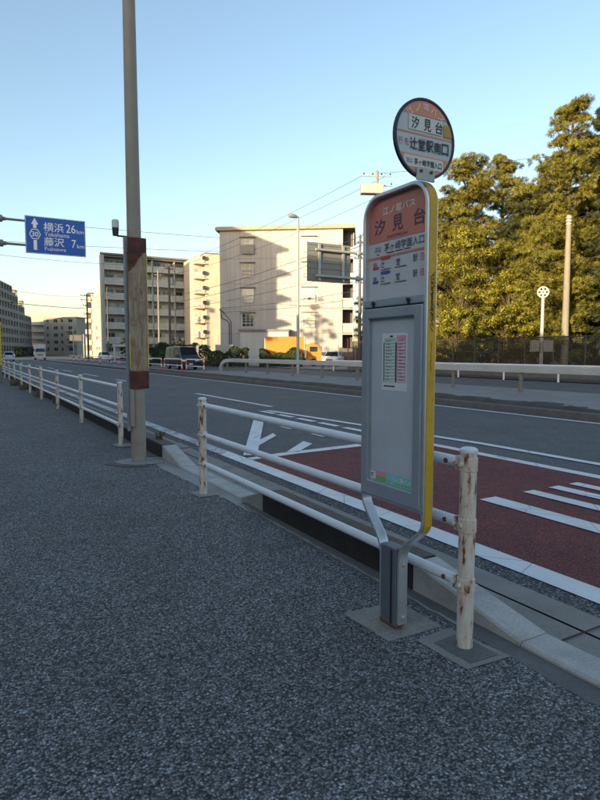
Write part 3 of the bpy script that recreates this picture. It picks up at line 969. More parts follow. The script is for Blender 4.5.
# keep the panel pattern in height above ground: its mesh is built in world height, shifted here
rp.location = (-PX, -PY, 0)
m = MB()
m.bx(PX - 0.118, PX - 0.110, PY - 0.106, PY - 0.102, 1.28, 1.75)
m.bx(PX + 0.130, PX + 0.138, PY - 0.106, PY - 0.102, 1.28, 2.80)
m.build('edge_strip', 'sign_yellow', sp)
m = MB()
for z in (1.3, 1.82, 2.35, 2.8):
    m.tube([(PX, PY, z - 0.012), (PX, PY, z + 0.012)], 0.103, 20)
m.build('strap', 'steel', sp)
m = MB()
for z in (1.85, 2.3):
    m.tube([(PX + 0.01, PY - 0.125, z), (PX + 0.01, PY - 0.117, z)], 0.008, 8)
m.build('rivet', 'galv', sp)
m = MB(); m.bx(PX - 0.148, PX - 0.103, PY - 0.04, PY + 0.005, 0.43, 3.02)
m.build('cable_duct', 'steel', sp, bevel=0.008)
m = MB(); m.bx(PX - 0.122, PX - 0.066, PY - 0.105, PY - 0.06, 0.50, 1.0)
m.build('duct_cover', 'pole', sp, bevel=0.005)
m = MB(); m.tube([(PX - 0.10, PY - 0.02, 3.02), (PX - 0.22, PY - 0.02, 3.02), (PX - 0.225, PY - 0.02, 3.08)], 0.013, 8)
arm = m.build('sensor_arm', 'black', sp)
m = MB(); m.tube([(PX - 0.245, PY - 0.02, 3.02), (PX - 0.245, PY - 0.02, 3.12)], [0.036, 0.044], 14)
m.build('sensor_base', 'black', arm, smooth=True)
m = MB(); m.tube([(PX - 0.245, PY - 0.02, 3.12), (PX - 0.245, PY - 0.02, 3.21), (PX - 0.245, PY - 0.02, 3.225)], [0.046, 0.046, 0.036], 14)
m.build('sensor_head', 'truck_white', arm, smooth=True)
# ================================================================== MEDIAN: guard rail, barriers, lamp, sign backs
gx = 16.3
gr = thing('guard_rail', 'long grey steel guard rail with curled end on the median', 'guard rail', (gx, 10, 0.146))
def beam_sec(x, y, z):      # box section, x towards the road is negative
    return [(x - 0.09, y, z - 0.12), (x - 0.09, y, z + 0.10), (x - 0.06, y, z + 0.125), (x + 0.06, y, z + 0.125), (x + 0.09, y, z + 0.10), (x + 0.09, y, z - 0.12)]
m = MB()
rings = [beam_sec(gx, -25, 0.93), beam_sec(gx, 0, 0.93), beam_sec(gx, 38.0, 0.93)]
m.loft(rings)
bm = m.build('beam', 'guard', gr, bevel=0.01)
m = MB()
pts = [(38.0, 0.93), (38.6, 0.91), (39.2, 0.82), (39.6, 0.66), (39.8, 0.45), (39.85, 0.16)]
rings = []
for i, (y, z) in enumerate(pts):
    a = pts[max(0, i - 1)]; b_ = pts[min(len(pts) - 1, i + 1)]
    d = Vector((b_[0] - a[0], b_[1] - a[1])).normalized(); nn2 = Vector((-d.y, d.x))
    hi = Vector((y, z)) + nn2 * 0.122; lo = Vector((y, z)) - nn2 * 0.12
    rings.append([(gx - 0.088, lo.x, lo.y), (gx - 0.088, hi.x, hi.y), (gx + 0.088, hi.x, hi.y), (gx + 0.088, lo.x, lo.y)])
m.loft(rings)
m.build('curled_end', 'guard', gr, smooth=True)
for k in range(19):
    y = 38.7 - 3.15 * k
    m = MB(); m.tube([(gx + 0.02, y, 0.14), (gx + 0.02, y, 0.82)], 0.07, 12)
    m.build('post', 'guard_post', gr, smooth=True)
for y in (35.9, 27.4):
    m = MB(); m.tube([(gx, y, 1.05), (gx, y, 1.14)], 0.03, 8); m.tube([(gx, y - 0.02, 1.20), (gx, y + 0.02, 1.20)], 0.08, 14)
    m.build('reflector', 'orange_plastic', gr)

# red and white hoop barriers
def barrier(y0, y1, label):
    t = thing('hoop_barrier', label, 'barrier', (13.9, (y0 + y1) / 2, 0.146), 0, 'red and white hoop barriers on the median')
    x = 13.9
    m = MB(); m.tube([(x, y0, 0.55), (x, y0, 0.92), (x, y0 + 0.06, 0.98), (x, y1 - 0.06, 0.98), (x, y1, 0.92), (x, y1, 0.55)], 0.045, 8)
    m.tube([(x, y0, 0.52), (x, y1, 0.52)], 0.03, 8)
    for y in (y0, y1):
        m.tube([(x, y, 0.34), (x, y, 0.56)], 0.045, 8)
    m.build('hoop', 'barrier_white', t, smooth=True)
    for y in (y0, y1):
        for za, zb in ((0.62, 0.86), (0.14, 0.34)):
            m = MB(); m.tube([(x, y, za), (x, y, zb)], 0.048, 8); m.build('red_band', 'barrier_red', t, smooth=True)
bars = [(36.9, 40.4, 'red and white hoop barrier nearest the curled guard rail end'), (41.4, 45.6, 'red and white hoop barrier in front of the dark van'),
        (46.4, 50.4, 'red and white hoop barrier half behind the rusted panel'), (51.6, 55.8, 'red and white hoop barrier hidden behind the tan pole'),
        (56.8, 60.6, 'red and white hoop barrier before the dark minivan'), (61.4, 64.6, 'red and white hoop barrier just past the dark minivan nose')]
for a, b_, l in bars:
    barrier(a, b_, l)
for k in range(6):
    y = 66.0 + 4.6 * k
    barrier(y, y + 3.9, 'small far red and white hoop barrier in the row beyond the parked minivan')

# slender street lamp beyond the guard rail
LX, LY = 18.8, 33.0
lp = thing('street_lamp', 'slender grey street lamp rising in front of the beige building', 'street lamp', (LX, LY, 0.02))
m = MB(); m.tube([(LX, LY, 0), (LX, LY, 1.0), (LX, LY, 9.9)], [0.11, 0.10, 0.075], 12); m.build('shaft', 'galv', lp, smooth=True)
m = MB(); m.tube([(LX + 0.05, LY, 9.92), (LX - 0.15, LY, 9.98), (LX - 0.28, LY, 10.0), (LX - 0.55, LY, 10.0), (LX - 0.66, LY, 9.97)], [0.07, 0.10, 0.14, 0.14, 0.08], 12)
m.build('lamp_head', 'steel', lp, smooth=True)

# back of an overhead sign with its cantilever pole
SY = 20.8
sb = thing('sign_back', 'grey ribbed back of an overhead road sign on two arms', 'road sign', (16.1, SY, 0.146))
m = MB(); m.bx(12.27, 14.38, SY - 0.012, SY + 0.012, 4.36, 5.93); m.build('plate', 'sign_back', sb)
m = MB()
for k in range(7):
    z = 4.42 + k * 0.235; m.bx(12.28, 14.37, SY - 0.035, SY - 0.0125, z, z + 0.035)
m.build('rib', 'sign_back', sb)
for x in (12.82, 13.98):
    m = MB(); m.bx(x - 0.05, x + 0.05, SY - 0.10, SY - 0.036, 4.40, 5.88)
    m.build('stiffener', 'galv', sb)
for z in (5.63, 4.58):
    m = MB(); m.tube([(12.6, SY - 0.15, z), (14.7, SY - 0.15, z), (16.1, SY - 0.15, z)], [0.055, 0.055, 0.07], 10)
    m.tube([(14.62, SY - 0.15, z), (14.72, SY - 0.15, z)], 0.12, 12)
    m.build('arm', 'galv', sb, smooth=True)
m = MB(); m.tube([(16.1, SY - 0.15, 0.14), (16.1, SY - 0.15, 6.2)], [0.16, 0.12], 14); m.build('pole', 'galv', sb, smooth=True)

# blue direction sign on the left with its pole
gy = 31.95
gs = thing('direction_sign', 'blue direction sign with white lettering held over the road by two arms', 'road sign', (1.55, gy, 0))
m = MB(); m.bx(2.97, 5.77, gy - 0.02, gy + 0.02, 6.31, 8.11)
pl = m.build('plate', 'sign_blue', gs)
FG = lambda u, v, n: (2.97 + 2.8 * u, gy - 0.02 - n, 6.31 + 1.8 * v)
m = MB()
m.ring([(0.004, 0.006), (0.996, 0.006), (0.996, 0.994), (0.004, 0.994)], [(0.012, 0.018), (0.988, 0.018), (0.988, 0.982), (0.012, 0.982)], FG, 0.004, 0.001)
put_text(m, '横浜', FG, 0.30, 0.63, 0.62, 0.86, 0.004, bold=0.001)
put_text(m, 'Yokohama', FG, 0.31, 0.72, 0.49, 0.60, 0.004)
put_text(m, '26', FG, 0.67, 0.83, 0.63, 0.86, 0.004, bold=0.001)
put_text(m, 'km', FG, 0.85, 0.97, 0.63, 0.74, 0.004)
put_text(m, '藤沢', FG, 0.30, 0.63, 0.23, 0.46, 0.004, bold=0.001)
put_text(m, 'Fujisawa', FG, 0.31, 0.66, 0.08, 0.20, 0.004)
put_text(m, '7', FG, 0.76, 0.83, 0.23, 0.45, 0.004, bold=0.001)
put_text(m, 'km', FG, 0.85, 0.97, 0.23, 0.34, 0.004)
m.prism([(0.13, 0.68), (0.185, 0.68), (0.185, 0.78), (0.215, 0.78), (0.1575, 0.95), (0.10, 0.78), (0.13, 0.78)], FG, 0.004, 0.001)
m.prism([(0.13, 0.10), (0.185, 0.10), (0.185, 0.36), (0.13, 0.36)], FG, 0.004, 0.001)
hx = [(0.1575 + 0.095 * math.cos(a), 0.52 + 0.155 * math.sin(a)) for a in [R(60 * k) for k in range(6)]]
hi_ = [(0.1575 + 0.080 * math.cos(a), 0.52 + 0.130 * math.sin(a)) for a in [R(60 * k) for k in range(6)]]
m.ring(hx, hi_, FG, 0.004, 0.001)
put_text(m, '30', FG, 0.105, 0.21, 0.455, 0.585, 0.004, bold=0.002)
m.build('lettering', 'white', pl)
for z in (7.85, 6.69):
    m = MB(); m.tube([(1.5, gy + 0.05, z), (1.95, gy + 0.05, z), (2.2, gy + 0.05, z), (5.47, gy + 0.05, z)], [0.13, 0.12, 0.06, 0.05], 12)
    m.tube([(1.85, gy + 0.05, z), (2.0, gy + 0.05, z)], 0.17, 12)
    m.build('arm', 'sign_back', gs, smooth=True)
m = MB(); m.tube([(1.55, gy + 0.05, 0), (1.55, gy + 0.05, 9.2)], [0.19, 0.14], 16); m.build('pole', 'conc_pole', gs, smooth=True)
by = thing('pole_banner', 'yellow notice with red and black writing tied to the left pole', 'banner', (1.72, 31.7, 1.0))
m = MB(); k = 8
rings = []
for z in (0.88, 1.3, 1.9, 2.5, 2.93):
    rings.append([(1.55 + 0.21 * math.cos(R(-100 + 115 * i / k)), gy + 0.05 + 0.21 * math.sin(R(-100 + 115 * i / k)), z) for i in range(k + 1)] + [(1.55 + 0.20 * math.cos(R(-100 + 115 * i / k)), gy + 0.05 + 0.20 * math.sin(R(-100 + 115 * i / k)), z) for i in reversed(range(k + 1))])
m.loft(rings); bn = m.build('sheet', 'sign_yellow', by)
mr, mk2 = MB(), MB()
for i in range(10):
    z = 2.80 - i * 0.19
    for ang, mm in ((-62, mr if i > 3 else mk2), (-20, mk2)):
        a = R(ang); cx, cy = 1.55 + 0.213 * math.cos(a), gy + 0.05 + 0.213 * math.sin(a)
        for dz, wd, ht in ((0.0, 0.10, 0.022), (-0.05, 0.08, 0.02), (-0.10, 0.11, 0.022)):
            mm.box((cx, cy, z + dz), (0.004, wd, ht), a)
        mm.box((cx, cy, z - 0.05), (0.0036, 0.024, 0.13), a)
mr.build('red_writing', 'red_ink', bn); mk2.build('black_writing', 'ink', bn)

# ================================================================== VEHICLES (local: +X forward, +Y left)
def wheel(parent, x, y, r_, wd, rim='galv'):
    m = MB(); m.tube([(x, y - wd / 2, r_), (x, y - wd / 2 + 0.03, r_), (x, y + wd / 2 - 0.03, r_), (x, y + wd / 2, r_)], [r_ * 0.93, r_, r_, r_ * 0.93], 20)
    wh = m.build('wheel', 'rubber', parent, smooth=True, local=True)
    m = MB(); m.tube([(x, y - wd / 2 - 0.012, r_), (x, y + wd / 2 + 0.012, r_)], r_ * 0.6, 14)
    m.build('rim', rim, wh, smooth=True, local=True)

def car(name, label, cat, loc, rotz, st, w_, paint, glass_sides, front_glass, rear_glass, lights_z, wheels=(1.3, -1.3), wr=0.32, group=None):
    """st: stations (x, zlow, zbelt, ztop, half width at the belt, half width at the top), front first"""
    t = thing(name, label, cat, loc, rotz, group)
    m = MB(); rings = []
    for x, zl, zb, zt, hb, ht in st:
        rings.append([(x, -hb + 0.05, zl), (x, -hb, zl + 0.12), (x, -hb, zb), (x, -ht, zt - 0.05), (x, -ht + 0.10, zt), (x, ht - 0.10, zt), (x, ht, zt - 0.05), (x, hb, zb), (x, hb, zl + 0.12), (x, hb - 0.05, zl)])
    m.loft(rings)
    m.build('body', paint, t, smooth=True, local=True, bevel=0.03)
    def glassq(p, nrm, nm='window', mm='car_glass'):
        c = sum((Vector(q) for q in p), Vector()) / 4
        q = MB(); outp = [Vector(v) + (c - Vector(v)) * 0.08 + Vector(nrm) * 0.012 for v in p]
        inn = [v - Vector(nrm) * 0.03 for v in outp]
        q.loft([[tuple(v) for v in outp], [tuple(v) for v in inn]])
        q.build(nm, mm, t, local=True)
    for a, b_ in glass_sides:
        for s in (1, -1):
            A, B = st[a], st[b_]
            p = [(A[0], s * A[4], A[2]), (B[0], s * B[4], B[2]), (B[0], s * B[5], B[3] - 0.06), (A[0], s * A[5], A[3] - 0.06)]
            glassq(p, (0, s, 0.15))
    a, b_ = front_glass
    A, B = st[a], st[b_]
    glassq([(A[0], A[4] * 0.92, A[3]), (B[0], B[5] * 0.94, B[3]), (B[0], -B[5] * 0.94, B[3]), (A[0], -A[4] * 0.92, A[3])], Vector((B[3] - A[3], 0, A[0] - B[0])).normalized(), 'windscreen')
    a, b_ = rear_glass
    A, B = st[a], st[b_]
    glassq([(A[0], A[5] * 0.94, A[3]), (B[0], B[4] * 0.92, B[3]), (B[0], -B[4] * 0.92, B[3]), (A[0], -A[5] * 0.94, A[3])], Vector((-(A[3] - B[3]), 0, A[0] - B[0])).normalized(), 'rear_window')
    xf, xr = st[0][0], st[-1][0]; hw = st[1][4]
    for s in (1, -1):
        m = MB(); m.box((xf - 0.04, s * (hw - 0.26), lights_z), (0.12, 0.34, 0.15)); m.build('headlight', 'lens', t, local=True, bevel=0.03)
        m = MB(); m.box((xr + 0.03, s * (hw - 0.14), lights_z + 0.12), (0.10, 0.16, 0.32)); m.build('tail_lamp', 'lamp_red', t, local=True, bevel=0.02)
        m = MB(); m.box((xf - 1.0, s * (hw + 0.12), st[2][2] + 0.10), (0.10, 0.20, 0.15)); m.build('mirror', paint, t, local=True, bevel=0.03)
        for x in wheels:
            wheel(t, x, s * (hw - 0.10), wr, 0.2)
    m = MB(); m.box((xf + 0.005, 0, lights_z - 0.02), (0.05, hw * 0.85, 0.12)); m.build('grille', 'black', t, local=True)
    m = MB(); m.box((xf + 0.02, 0, lights_z - 0.33), (0.03, 0.33, 0.165)); m.box((xr - 0.02, 0, lights_z - 0.1), (0.03, 0.33, 0.165)); m.build('number_plate', 'white', t, local=True)
    m = MB(); m.box((xf - 0.02, 0, 0.36), (0.16, hw * 1.9, 0.20)); m.box((xr + 0.02, 0, 0.36), (0.16, hw * 1.9, 0.20)); m.build('bumper', paint, t, local=True, bevel=0.04)
    return t
VAN = [(2.35, 0.30, 0.80, 0.98, 0.76, 0.72), (2.28, 0.25, 1.02, 1.16, 0.84, 0.78), (2.10, 0.25, 1.10, 1.26, 0.85, 0.78), (1.52, 0.25, 1.10, 1.96, 0.85, 0.70), (0.3, 0.25, 1.10, 2.02, 0.85, 0.71),
       (-0.9, 0.25, 1.10, 2.02, 0.85, 0.71), (-2.15, 0.25, 1.10, 1.98, 0.85, 0.71), (-2.33, 0.30, 1.05, 1.25, 0.82, 0.74)]
HATCH = [(1.80, 0.28, 0.62, 0.72, 0.70, 0.62), (1.70, 0.22, 0.74, 0.86, 0.82, 0.74), (0.95, 0.20, 0.88, 1.02, 0.84, 0.76), (0.25, 0.20, 0.92, 1.52, 0.84, 0.62), (-0.6, 0.20, 0.94, 1.56, 0.84, 0.62),
         (-1.55, 0.20, 0.96, 1.50, 0.84, 0.62), (-1.85, 0.26, 0.92, 1.02, 0.80, 0.72)]
MINI = [(2.30, 0.30, 0.72, 0.86, 0.74, 0.68), (2.18, 0.24, 0.90, 1.02, 0.86, 0.78), (1.45, 0.22, 1.02, 1.18, 0.87, 0.80), (0.65, 0.22, 1.04, 1.80, 0.87, 0.68), (-0.5, 0.22, 1.06, 1.88, 0.87, 0.68),
        (-2.05, 0.22, 1.06, 1.84, 0.87, 0.68), (-2.32, 0.30, 1.00, 1.15, 0.84, 0.76)]
car('van', 'dark navy van with tinted side windows waiting behind the hoop barriers', 'van', (17.0, 50.6, -0.02), R(-90), VAN, 1.7, 'car_navy', [(3, 4), (4, 5), (5, 6)], (2, 3), (6, 7), 0.80)
car('minivan', 'black minivan with bright headlight partly hidden by the rusted panel', 'minivan', (16.9, 64.6, -0.02), R(-90), MINI, 1.74, 'car_black', [(3, 4), (4, 5)], (2, 3), (5, 6), 0.78, wheels=(1.42, -1.42))
car('hatchback', 'white hatchback driving away on the near lane by the yellow notice', 'car', (7.2, 112.0, -0.03), R(86), HATCH, 1.68, 'car_white', [(3, 4), (4, 5)], (2, 3), (5, 6), 0.70, wheels=(1.15, -1.2), wr=0.3)
car('hatchback', 'white car parked nose out beside the orange truck', 'car', (33.6, 51.6, 0.03), R(-135), HATCH, 1.68, 'car_white', [(3, 4), (4, 5)], (2, 3), (5, 6), 0.70, wheels=(1.15, -1.2), wr=0.3)
car('hatchback', 'small pale car far down the service road beyond the hoop barriers', 'car', (21.4, 104.0, -0.02), R(-90), HATCH, 1.68, 'car_white', [(3, 4), (4, 5)], (2, 3), (5, 6), 0.70, wheels=(1.15, -1.2), wr=0.3)

def truck(label, loc, rotz, L, W_, boxz, cabz, box_paint, cab_paint):
    t = thing('truck', label, 'truck', loc, rotz)
    m = MB(); m.bx(-L / 2, L / 2 - 1.75, -W_ / 2, W_ / 2, 0.85, boxz); bxo = m.build('cargo_box', box_paint, t, local=True, bevel=0.04)
    m = MB()
    for x in (-L / 2 + 0.02, L / 2 - 1.78):
        for s in (1, -1):
            m.box((x, s * (W_ / 2 - 0.02), (0.85 + boxz) / 2), (0.08, 0.08, boxz - 0.87))
    m.bx(-L / 2, L / 2 - 1.75, -W_ / 2 - 0.015, W_ / 2 + 0.015, 0.85, 0.95)
    m.build('box_edge', 'galv', bxo, local=True)
    m = MB(); hw = W_ / 2 - 0.08; f = L / 2
    rings = []
    for x, zl, zt, h in ((f - 1.65, 0.5, cabz, hw), (f - 0.75, 0.5, cabz, hw), (f - 0.35, 0.5, cabz - 0.12, hw), (f - 0.06, 0.45, cabz - 0.85, hw), (f, 0.45, cabz - 1.05, hw), (f, 0.45, 0.9, hw)):
        rings.append([(x, -h, zl), (x, -h, max(zl + 0.3, zt - 0.75 if zt > 1.9 else zt - 0.1)), (x, -h + (0.08 if zt > 1.9 else 0.0), zt), (x, h - (0.08 if zt > 1.9 else 0.0), zt), (x, h, max(zl + 0.3, zt - 0.75 if zt > 1.9 else zt - 0.1)), (x, h, zl)])
    m.loft(rings[:5]); m.build('cab', cab_paint, t, local=True, bevel=0.03)
    q = MB(); z0, z1 = cabz - 0.80, cabz - 0.16
    q.loft([[(f - 0.05, -hw + 0.1, z0), (f - 0.335, -hw + 0.16, z1), (f - 0.335, hw - 0.16, z1), (f - 0.05, hw - 0.1, z0)], [(f - 0.0, -hw + 0.1, z0 + 0.02), (f - 0.295, -hw + 0.16, z1 + 0.02), (f - 0.295, hw - 0.16, z1 + 0.02), (f - 0.0, hw - 0.1, z0 + 0.02)]])
    q.build('windscreen', 'glass', t, local=True)
    for s in (1, -1):
        m = MB(); m.bx(f - 1.25, f - 0.45, s * (hw - 0.02), s * (hw + 0.012), cabz - 0.80, cabz - 0.28); m.build('window', 'glass', t, local=True)
        m = MB(); m.box((f - 0.02, s * (hw - 0.22), 0.72), (0.08, 0.34, 0.17)); m.build('headlight', 'lens', t, local=True, bevel=0.02)
        m = MB(); m.box((f - 0.02, s * (hw + 0.16), cabz - 0.5), (0.06, 0.16, 0.36)); m.tube([(f - 0.1, s * (hw - 0.03), cabz - 0.3), (f - 0.02, s * (hw + 0.16), cabz - 0.3)], 0.02, 6); m.build('mirror', 'black', t, local=True)
        wheel(t, f - 0.85, s * (hw - 0.08), 0.40, 0.24); wheel(t, -L / 2 + 1.2, s * (hw - 0.12), 0.40, 0.36)
    m = MB(); m.bx(f - 0.02, f + 0.06, -hw, hw, 0.36, 0.62); m.build('bumper', 'truck_white', t, local=True, bevel=0.02)
    m = MB(); m.bx(f + 0.005, f + 0.02, -hw + 0.5, hw - 0.5, 0.9, 1.05); m.build('grille', 'black', t, local=True)
    m = MB(); m.box((f + 0.066, 0, 0.48), (0.02, 0.44, 0.2)); m.build('number_plate', 'white', t, local=True)
    m = MB(); m.bx(-L / 2 + 0.1, f - 0.6, -0.45, 0.45, 0.45, 0.84); m.build('chassis', 'black', t, local=True)
    return t
truck('pale grey box truck driving towards the camera far down the road', (13.8, 128.0, -0.03), R(-95), 6.2, 2.1, 3.05, 2.35, 'truck_white', 'truck_white')
truck('orange box truck parked sideways in front of the beige building', (30.3, 54.1, 0.03), R(-32), 5.9, 1.9, 3.05, 2.30, 'truck_orange', 'truck_orange')
# ================================================================== BUILDINGS (local: +X along the facade to the right, -Y towards the viewer)
def win(parent, x, z, wd, ht, y, frame='frame_white', glass='glass', bars=1, mull=1, name='window', depth=0.06):
    m = MB(); f = 0.06
    m.ring([(x - wd / 2, z), (x + wd / 2, z), (x + wd / 2, z + ht), (x - wd / 2, z + ht)], [(x - wd / 2 + f, z + f), (x + wd / 2 - f, z + f), (x + wd / 2 - f, z + ht - f), (x - wd / 2 + f, z + ht - f)], lambda u, v, n: (u, y - n, v), depth, -0.02)
    for k in range(1, bars + 1):
        xx = x - wd / 2 + wd * k / (bars + 1); m.bx(xx - 0.025, xx + 0.025, y - depth + 0.01, y + 0.01, z + f, z + ht - f)
    for k in range(1, mull + 1):
        zz = z + ht * k / (mull + 1); m.bx(x - wd / 2 + f, x + wd / 2 - f, y - depth + 0.015, y + 0.005, zz - 0.02, zz + 0.02)
    fr_ = m.build(name, frame, parent, local=True)
    m = MB(); m.bx(x - wd / 2 + f * 0.5, x + wd / 2 - f * 0.5, y - 0.022, y - 0.004, z + f * 0.5, z + ht - f * 0.5)
    m.build('pane', glass, fr_, local=True)
    return fr_

# --- beige stair-end block (building with the orange truck before it)
BA = math.atan2(59.47 - 68.17, 40.03 - 27.88)
b2 = thing('apartment_block', 'five storey beige block end wall with one column of small stair windows', 'building', (27.88, 68.17, 0), BA)
BH = 16.1
m = MB(); m.bx(0, 14.95, 0, 11, -0.1, BH); wall2 = m.build('wall', 'wall_beige', b2, local=True)
m = MB()
for z in (3.75, 6.75, 9.75, 12.75):
    m.bx(0.0, 14.95, -0.012, 0.0, z - 0.03, z + 0.03)
for k in range(1, 12):
    x = 1.25 * k; m.bx(x - 0.018, x + 0.018, -0.009, 0.0, 0.0, BH - 0.02)
m.build('panel_joint', 'joint', wall2, local=True)
m = MB(); m.bx(-0.45, 16.4, -0.42, 11.3, BH, BH + 0.42); rf = m.build('roof', 'roof_tan', b2, local=True, bevel=0.05)
m = MB(); m.bx(-0.30, 16.3, -0.28, 11.2, BH + 0.42, BH + 0.47); m.tube([(2.2, 3, BH + 0.4), (2.2, 3, BH + 1.5)], 0.03, 6); m.build('roof_trim', 'roof_grey', rf, local=True)
for k, z in enumerate((4.55, 7.55, 10.55, 13.55)):
    for x, col in ((3.45, 0), (10.9, 1)):
        gl = 'glass_mid' if col else ('glass' if k % 2 == 0 else 'glass_lit')  # right column: the sun's brightness is put into a paler glass colour
        wn = win(b2, x, z, 1.5, 1.65, -0.02, glass=gl, bars=2, mull=2)
        q = MB(); q.bx(x - 0.95, x + 0.95, -0.42, -0.02, z + 1.72, z + 1.80); q.build('hood', 'joint', wn, local=True)
        q = MB()
        for dx in (-0.72, 0.72):
            q.bx(x + dx - 0.025, x + dx + 0.025, -0.30, -0.25, z - 0.05, z + 0.8)
        for dz in (-0.05, 0.36, 0.78):
            q.bx(x - 0.74, x + 0.74, -0.30, -0.25, z + dz, z + dz + 0.05)
        q.build('guard', 'frame_white', wn, local=True)
    if k == 3:
        q = MB(); q.bx(2.62, 4.28, -0.34, -0.31, z - 0.25, z + 0.85); q.build('window_shield', 'sign_back', b2, local=True)
m = MB(); m.bx(2.75, 8.6, -1.6, -0.015, -0.1, 3.95); an = m.build('annex', 'wall_white', b2, local=True)
m = MB(); m.bx(2.6, 8.75, -1.8, -0.016, 3.951, 4.2); m.build('annex_roof', 'roof_grey', an, local=True)
m = MB()
m.tube([(1.1, -0.06, 0), (1.1, -0.06, 5.0), (0.8, -0.06, 5.4), (0.2, -0.08, 5.6), (0.1, -0.2, 6.3), (0.0, -0.3, 6.8)], 0.05, 6)
m.tube([(1.35, -0.06, 0), (1.35, -0.06, 5.2), (0.6, -0.1, 6.1), (0.1, -0.3, 6.7)], 0.04, 6)
m.build('conduit', 'cable', b2, local=True)
# balconies at the right end
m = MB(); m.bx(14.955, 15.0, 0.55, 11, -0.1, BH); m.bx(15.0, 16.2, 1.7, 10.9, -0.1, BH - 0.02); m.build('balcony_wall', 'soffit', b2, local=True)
for k in range(5):
    z = 0.75 + 3.0 * k
    m = MB(); m.bx(14.96, 16.3, 0.02, 1.69, z - 0.16, z); bl = m.build('balcony', 'wall_beige', b2, local=True)
    q = MB(); q.bx(15.0, 16.26, 0.03, 0.06, z + 0.08, z + 1.12); q.bx(16.23, 16.27, 0.07, 1.69, z + 0.08, z + 1.12); q.build('railing', 'rail_glass', bl, local=True)
    q = MB(); q.bx(14.96, 16.3, 0.0, 0.065, z + 1.12, z + 1.18); q.tube([(16.24, 0.04, z), (16.24, 0.04, z + 2.84)], 0.04, 6); q.build('handrail', 'frame_white', bl, local=True)
    q = MB(); q.box((15.5, 0.9, z + 0.36), (0.75, 0.32, 0.6)); q.build('air_conditioner', 'truck_white', bl, local=True, bevel=0.03)

# --- grey apartment slab with balconies
b1 = thing('apartment_block', 'seven storey pale grey apartment block with rows of glass balconies', 'building', (24.8, 121.9, 0), 0)
N1, H1 = 7, 20.6
m = MB(); m.prism([(0.02, 1.6), (20.4, 1.6), (20.4, 13), (3.2, 13)], lambda u, v, n: (u, v, n), -0.1, H1); m.bx(0.0, 0.55, -0.15, 1.59, -0.1, H1 + 0.1); m.bx(19.6, 20.4, -0.15, 1.59, -0.1, H1 + 0.1)
for x in (5.4, 10.2, 14.9):
    m.bx(x - 0.09, x + 0.09, 0.05, 1.59, -0.1, H1 - 0.05)
m.build('wall', 'wall_grey', b1, local=True)
m = MB(); m.prism([(-0.25, -0.35), (20.65, -0.35), (20.65, 13.2), (3.0, 13.2)], lambda u, v, n: (u, v, n), H1 + 0.11, H1 + 0.45); m.bx(0.6, 19.5, -0.1, 1.5, H1 - 0.25, H1 - 0.02); m.build('roof', 'roof_grey', b1, local=True)
for k in range(N1):
    z = 0.45 + 2.93 * k
    for j, (a, b_) in enumerate(((0.56, 5.3), (5.5, 10.1), (10.3, 14.8), (15.0, 19.59))):
        m = MB(); m.bx(a, b_, -0.12, 1.59, z - 0.2, z); bl = m.build('balcony', 'wall_white', b1, local=True)
        q = MB(); q.bx(a + 0.05, b_ - 0.05, -0.10, -0.07, z + 0.12, z + 1.05)
        q.build('railing', 'rail_glass', bl, local=True)
        q = MB(); q.bx(a, b_, -0.13, -0.05, z + 1.05, z + 1.12); q.bx(a, b_, -0.115, -0.055, z + 0.02, z + 0.09)
        nb = 7
        for i in range(nb + 1):
            x = a + 0.04 + (b_ - a - 0.08) * i / nb; q.bx(x - 0.022, x + 0.022, -0.115, -0.055, z + 0.09, z + 1.05)
        q.build('handrail', 'frame_white', bl, local=True)
        g1 = rnd.choice(['glass_lit', 'glass', 'glass_mid', 'glass'])
        g2 = rnd.choice(['glass_lit', 'glass_mid', 'glass'])
        wdt = b_ - a
        win(b1, a + wdt * 0.28, z + 0.12, wdt * 0.34, 1.95, 1.57, glass=g1, bars=1, mull=0)
        win(b1, a + wdt * 0.72, z + 0.12, wdt * 0.42, 1.95, 1.57, glass=g2, bars=1, mull=0)
        if rnd.random() < 0.6:
            q = MB(); q.box((a + wdt * (0.1 if rnd.random() < 0.5 else 0.5), 1.15, z + 0.33), (0.8, 0.3, 0.62)); q.build('air_conditioner', 'truck_white', bl, local=True)

# --- cream wing standing nearer, between the two blocks
b1b = thing('apartment_wing', 'tall cream wall wing with stacked side balconies between the two larger blocks', 'building', (40.6, 112.5, 0), R(-6))
m = MB(); m.bx(2.3, 6.5, 0, 9, -0.1, 20.9); m.bx(0.0, 2.299, 1.3, 9, -0.1, 20.2); m.build('wall', 'wall_cream', b1b, local=True)
m = MB(); m.bx(2.2, 6.6, -0.1, 9.1, 20.9, 21.1); m.build('roof', 'roof_grey', b1b, local=True)
for k in range(7):
    z = 1.6 + 2.9 * k
    m = MB(); m.bx(0.1, 2.29, -0.4, 1.29, z - 0.18, z); bl = m.build('balcony', 'wall_cream', b1b, local=True)
    q = MB(); q.bx(0.1, 1.6, -0.4, -0.3, z, z + 1.1); q.build('parapet', 'wall_white', bl, local=True)
    q = MB(); q.tube([(1.95, -0.45, z + 1.0), (1.95, -0.1, z + 1.0)], 0.42, 12); q.build('air_conditioner', 'frame_dark', bl, local=True)
    win(b1b, 0.9, z + 0.1, 1.1, 1.9, 1.28, glass='glass_mid', bars=1, mull=0)

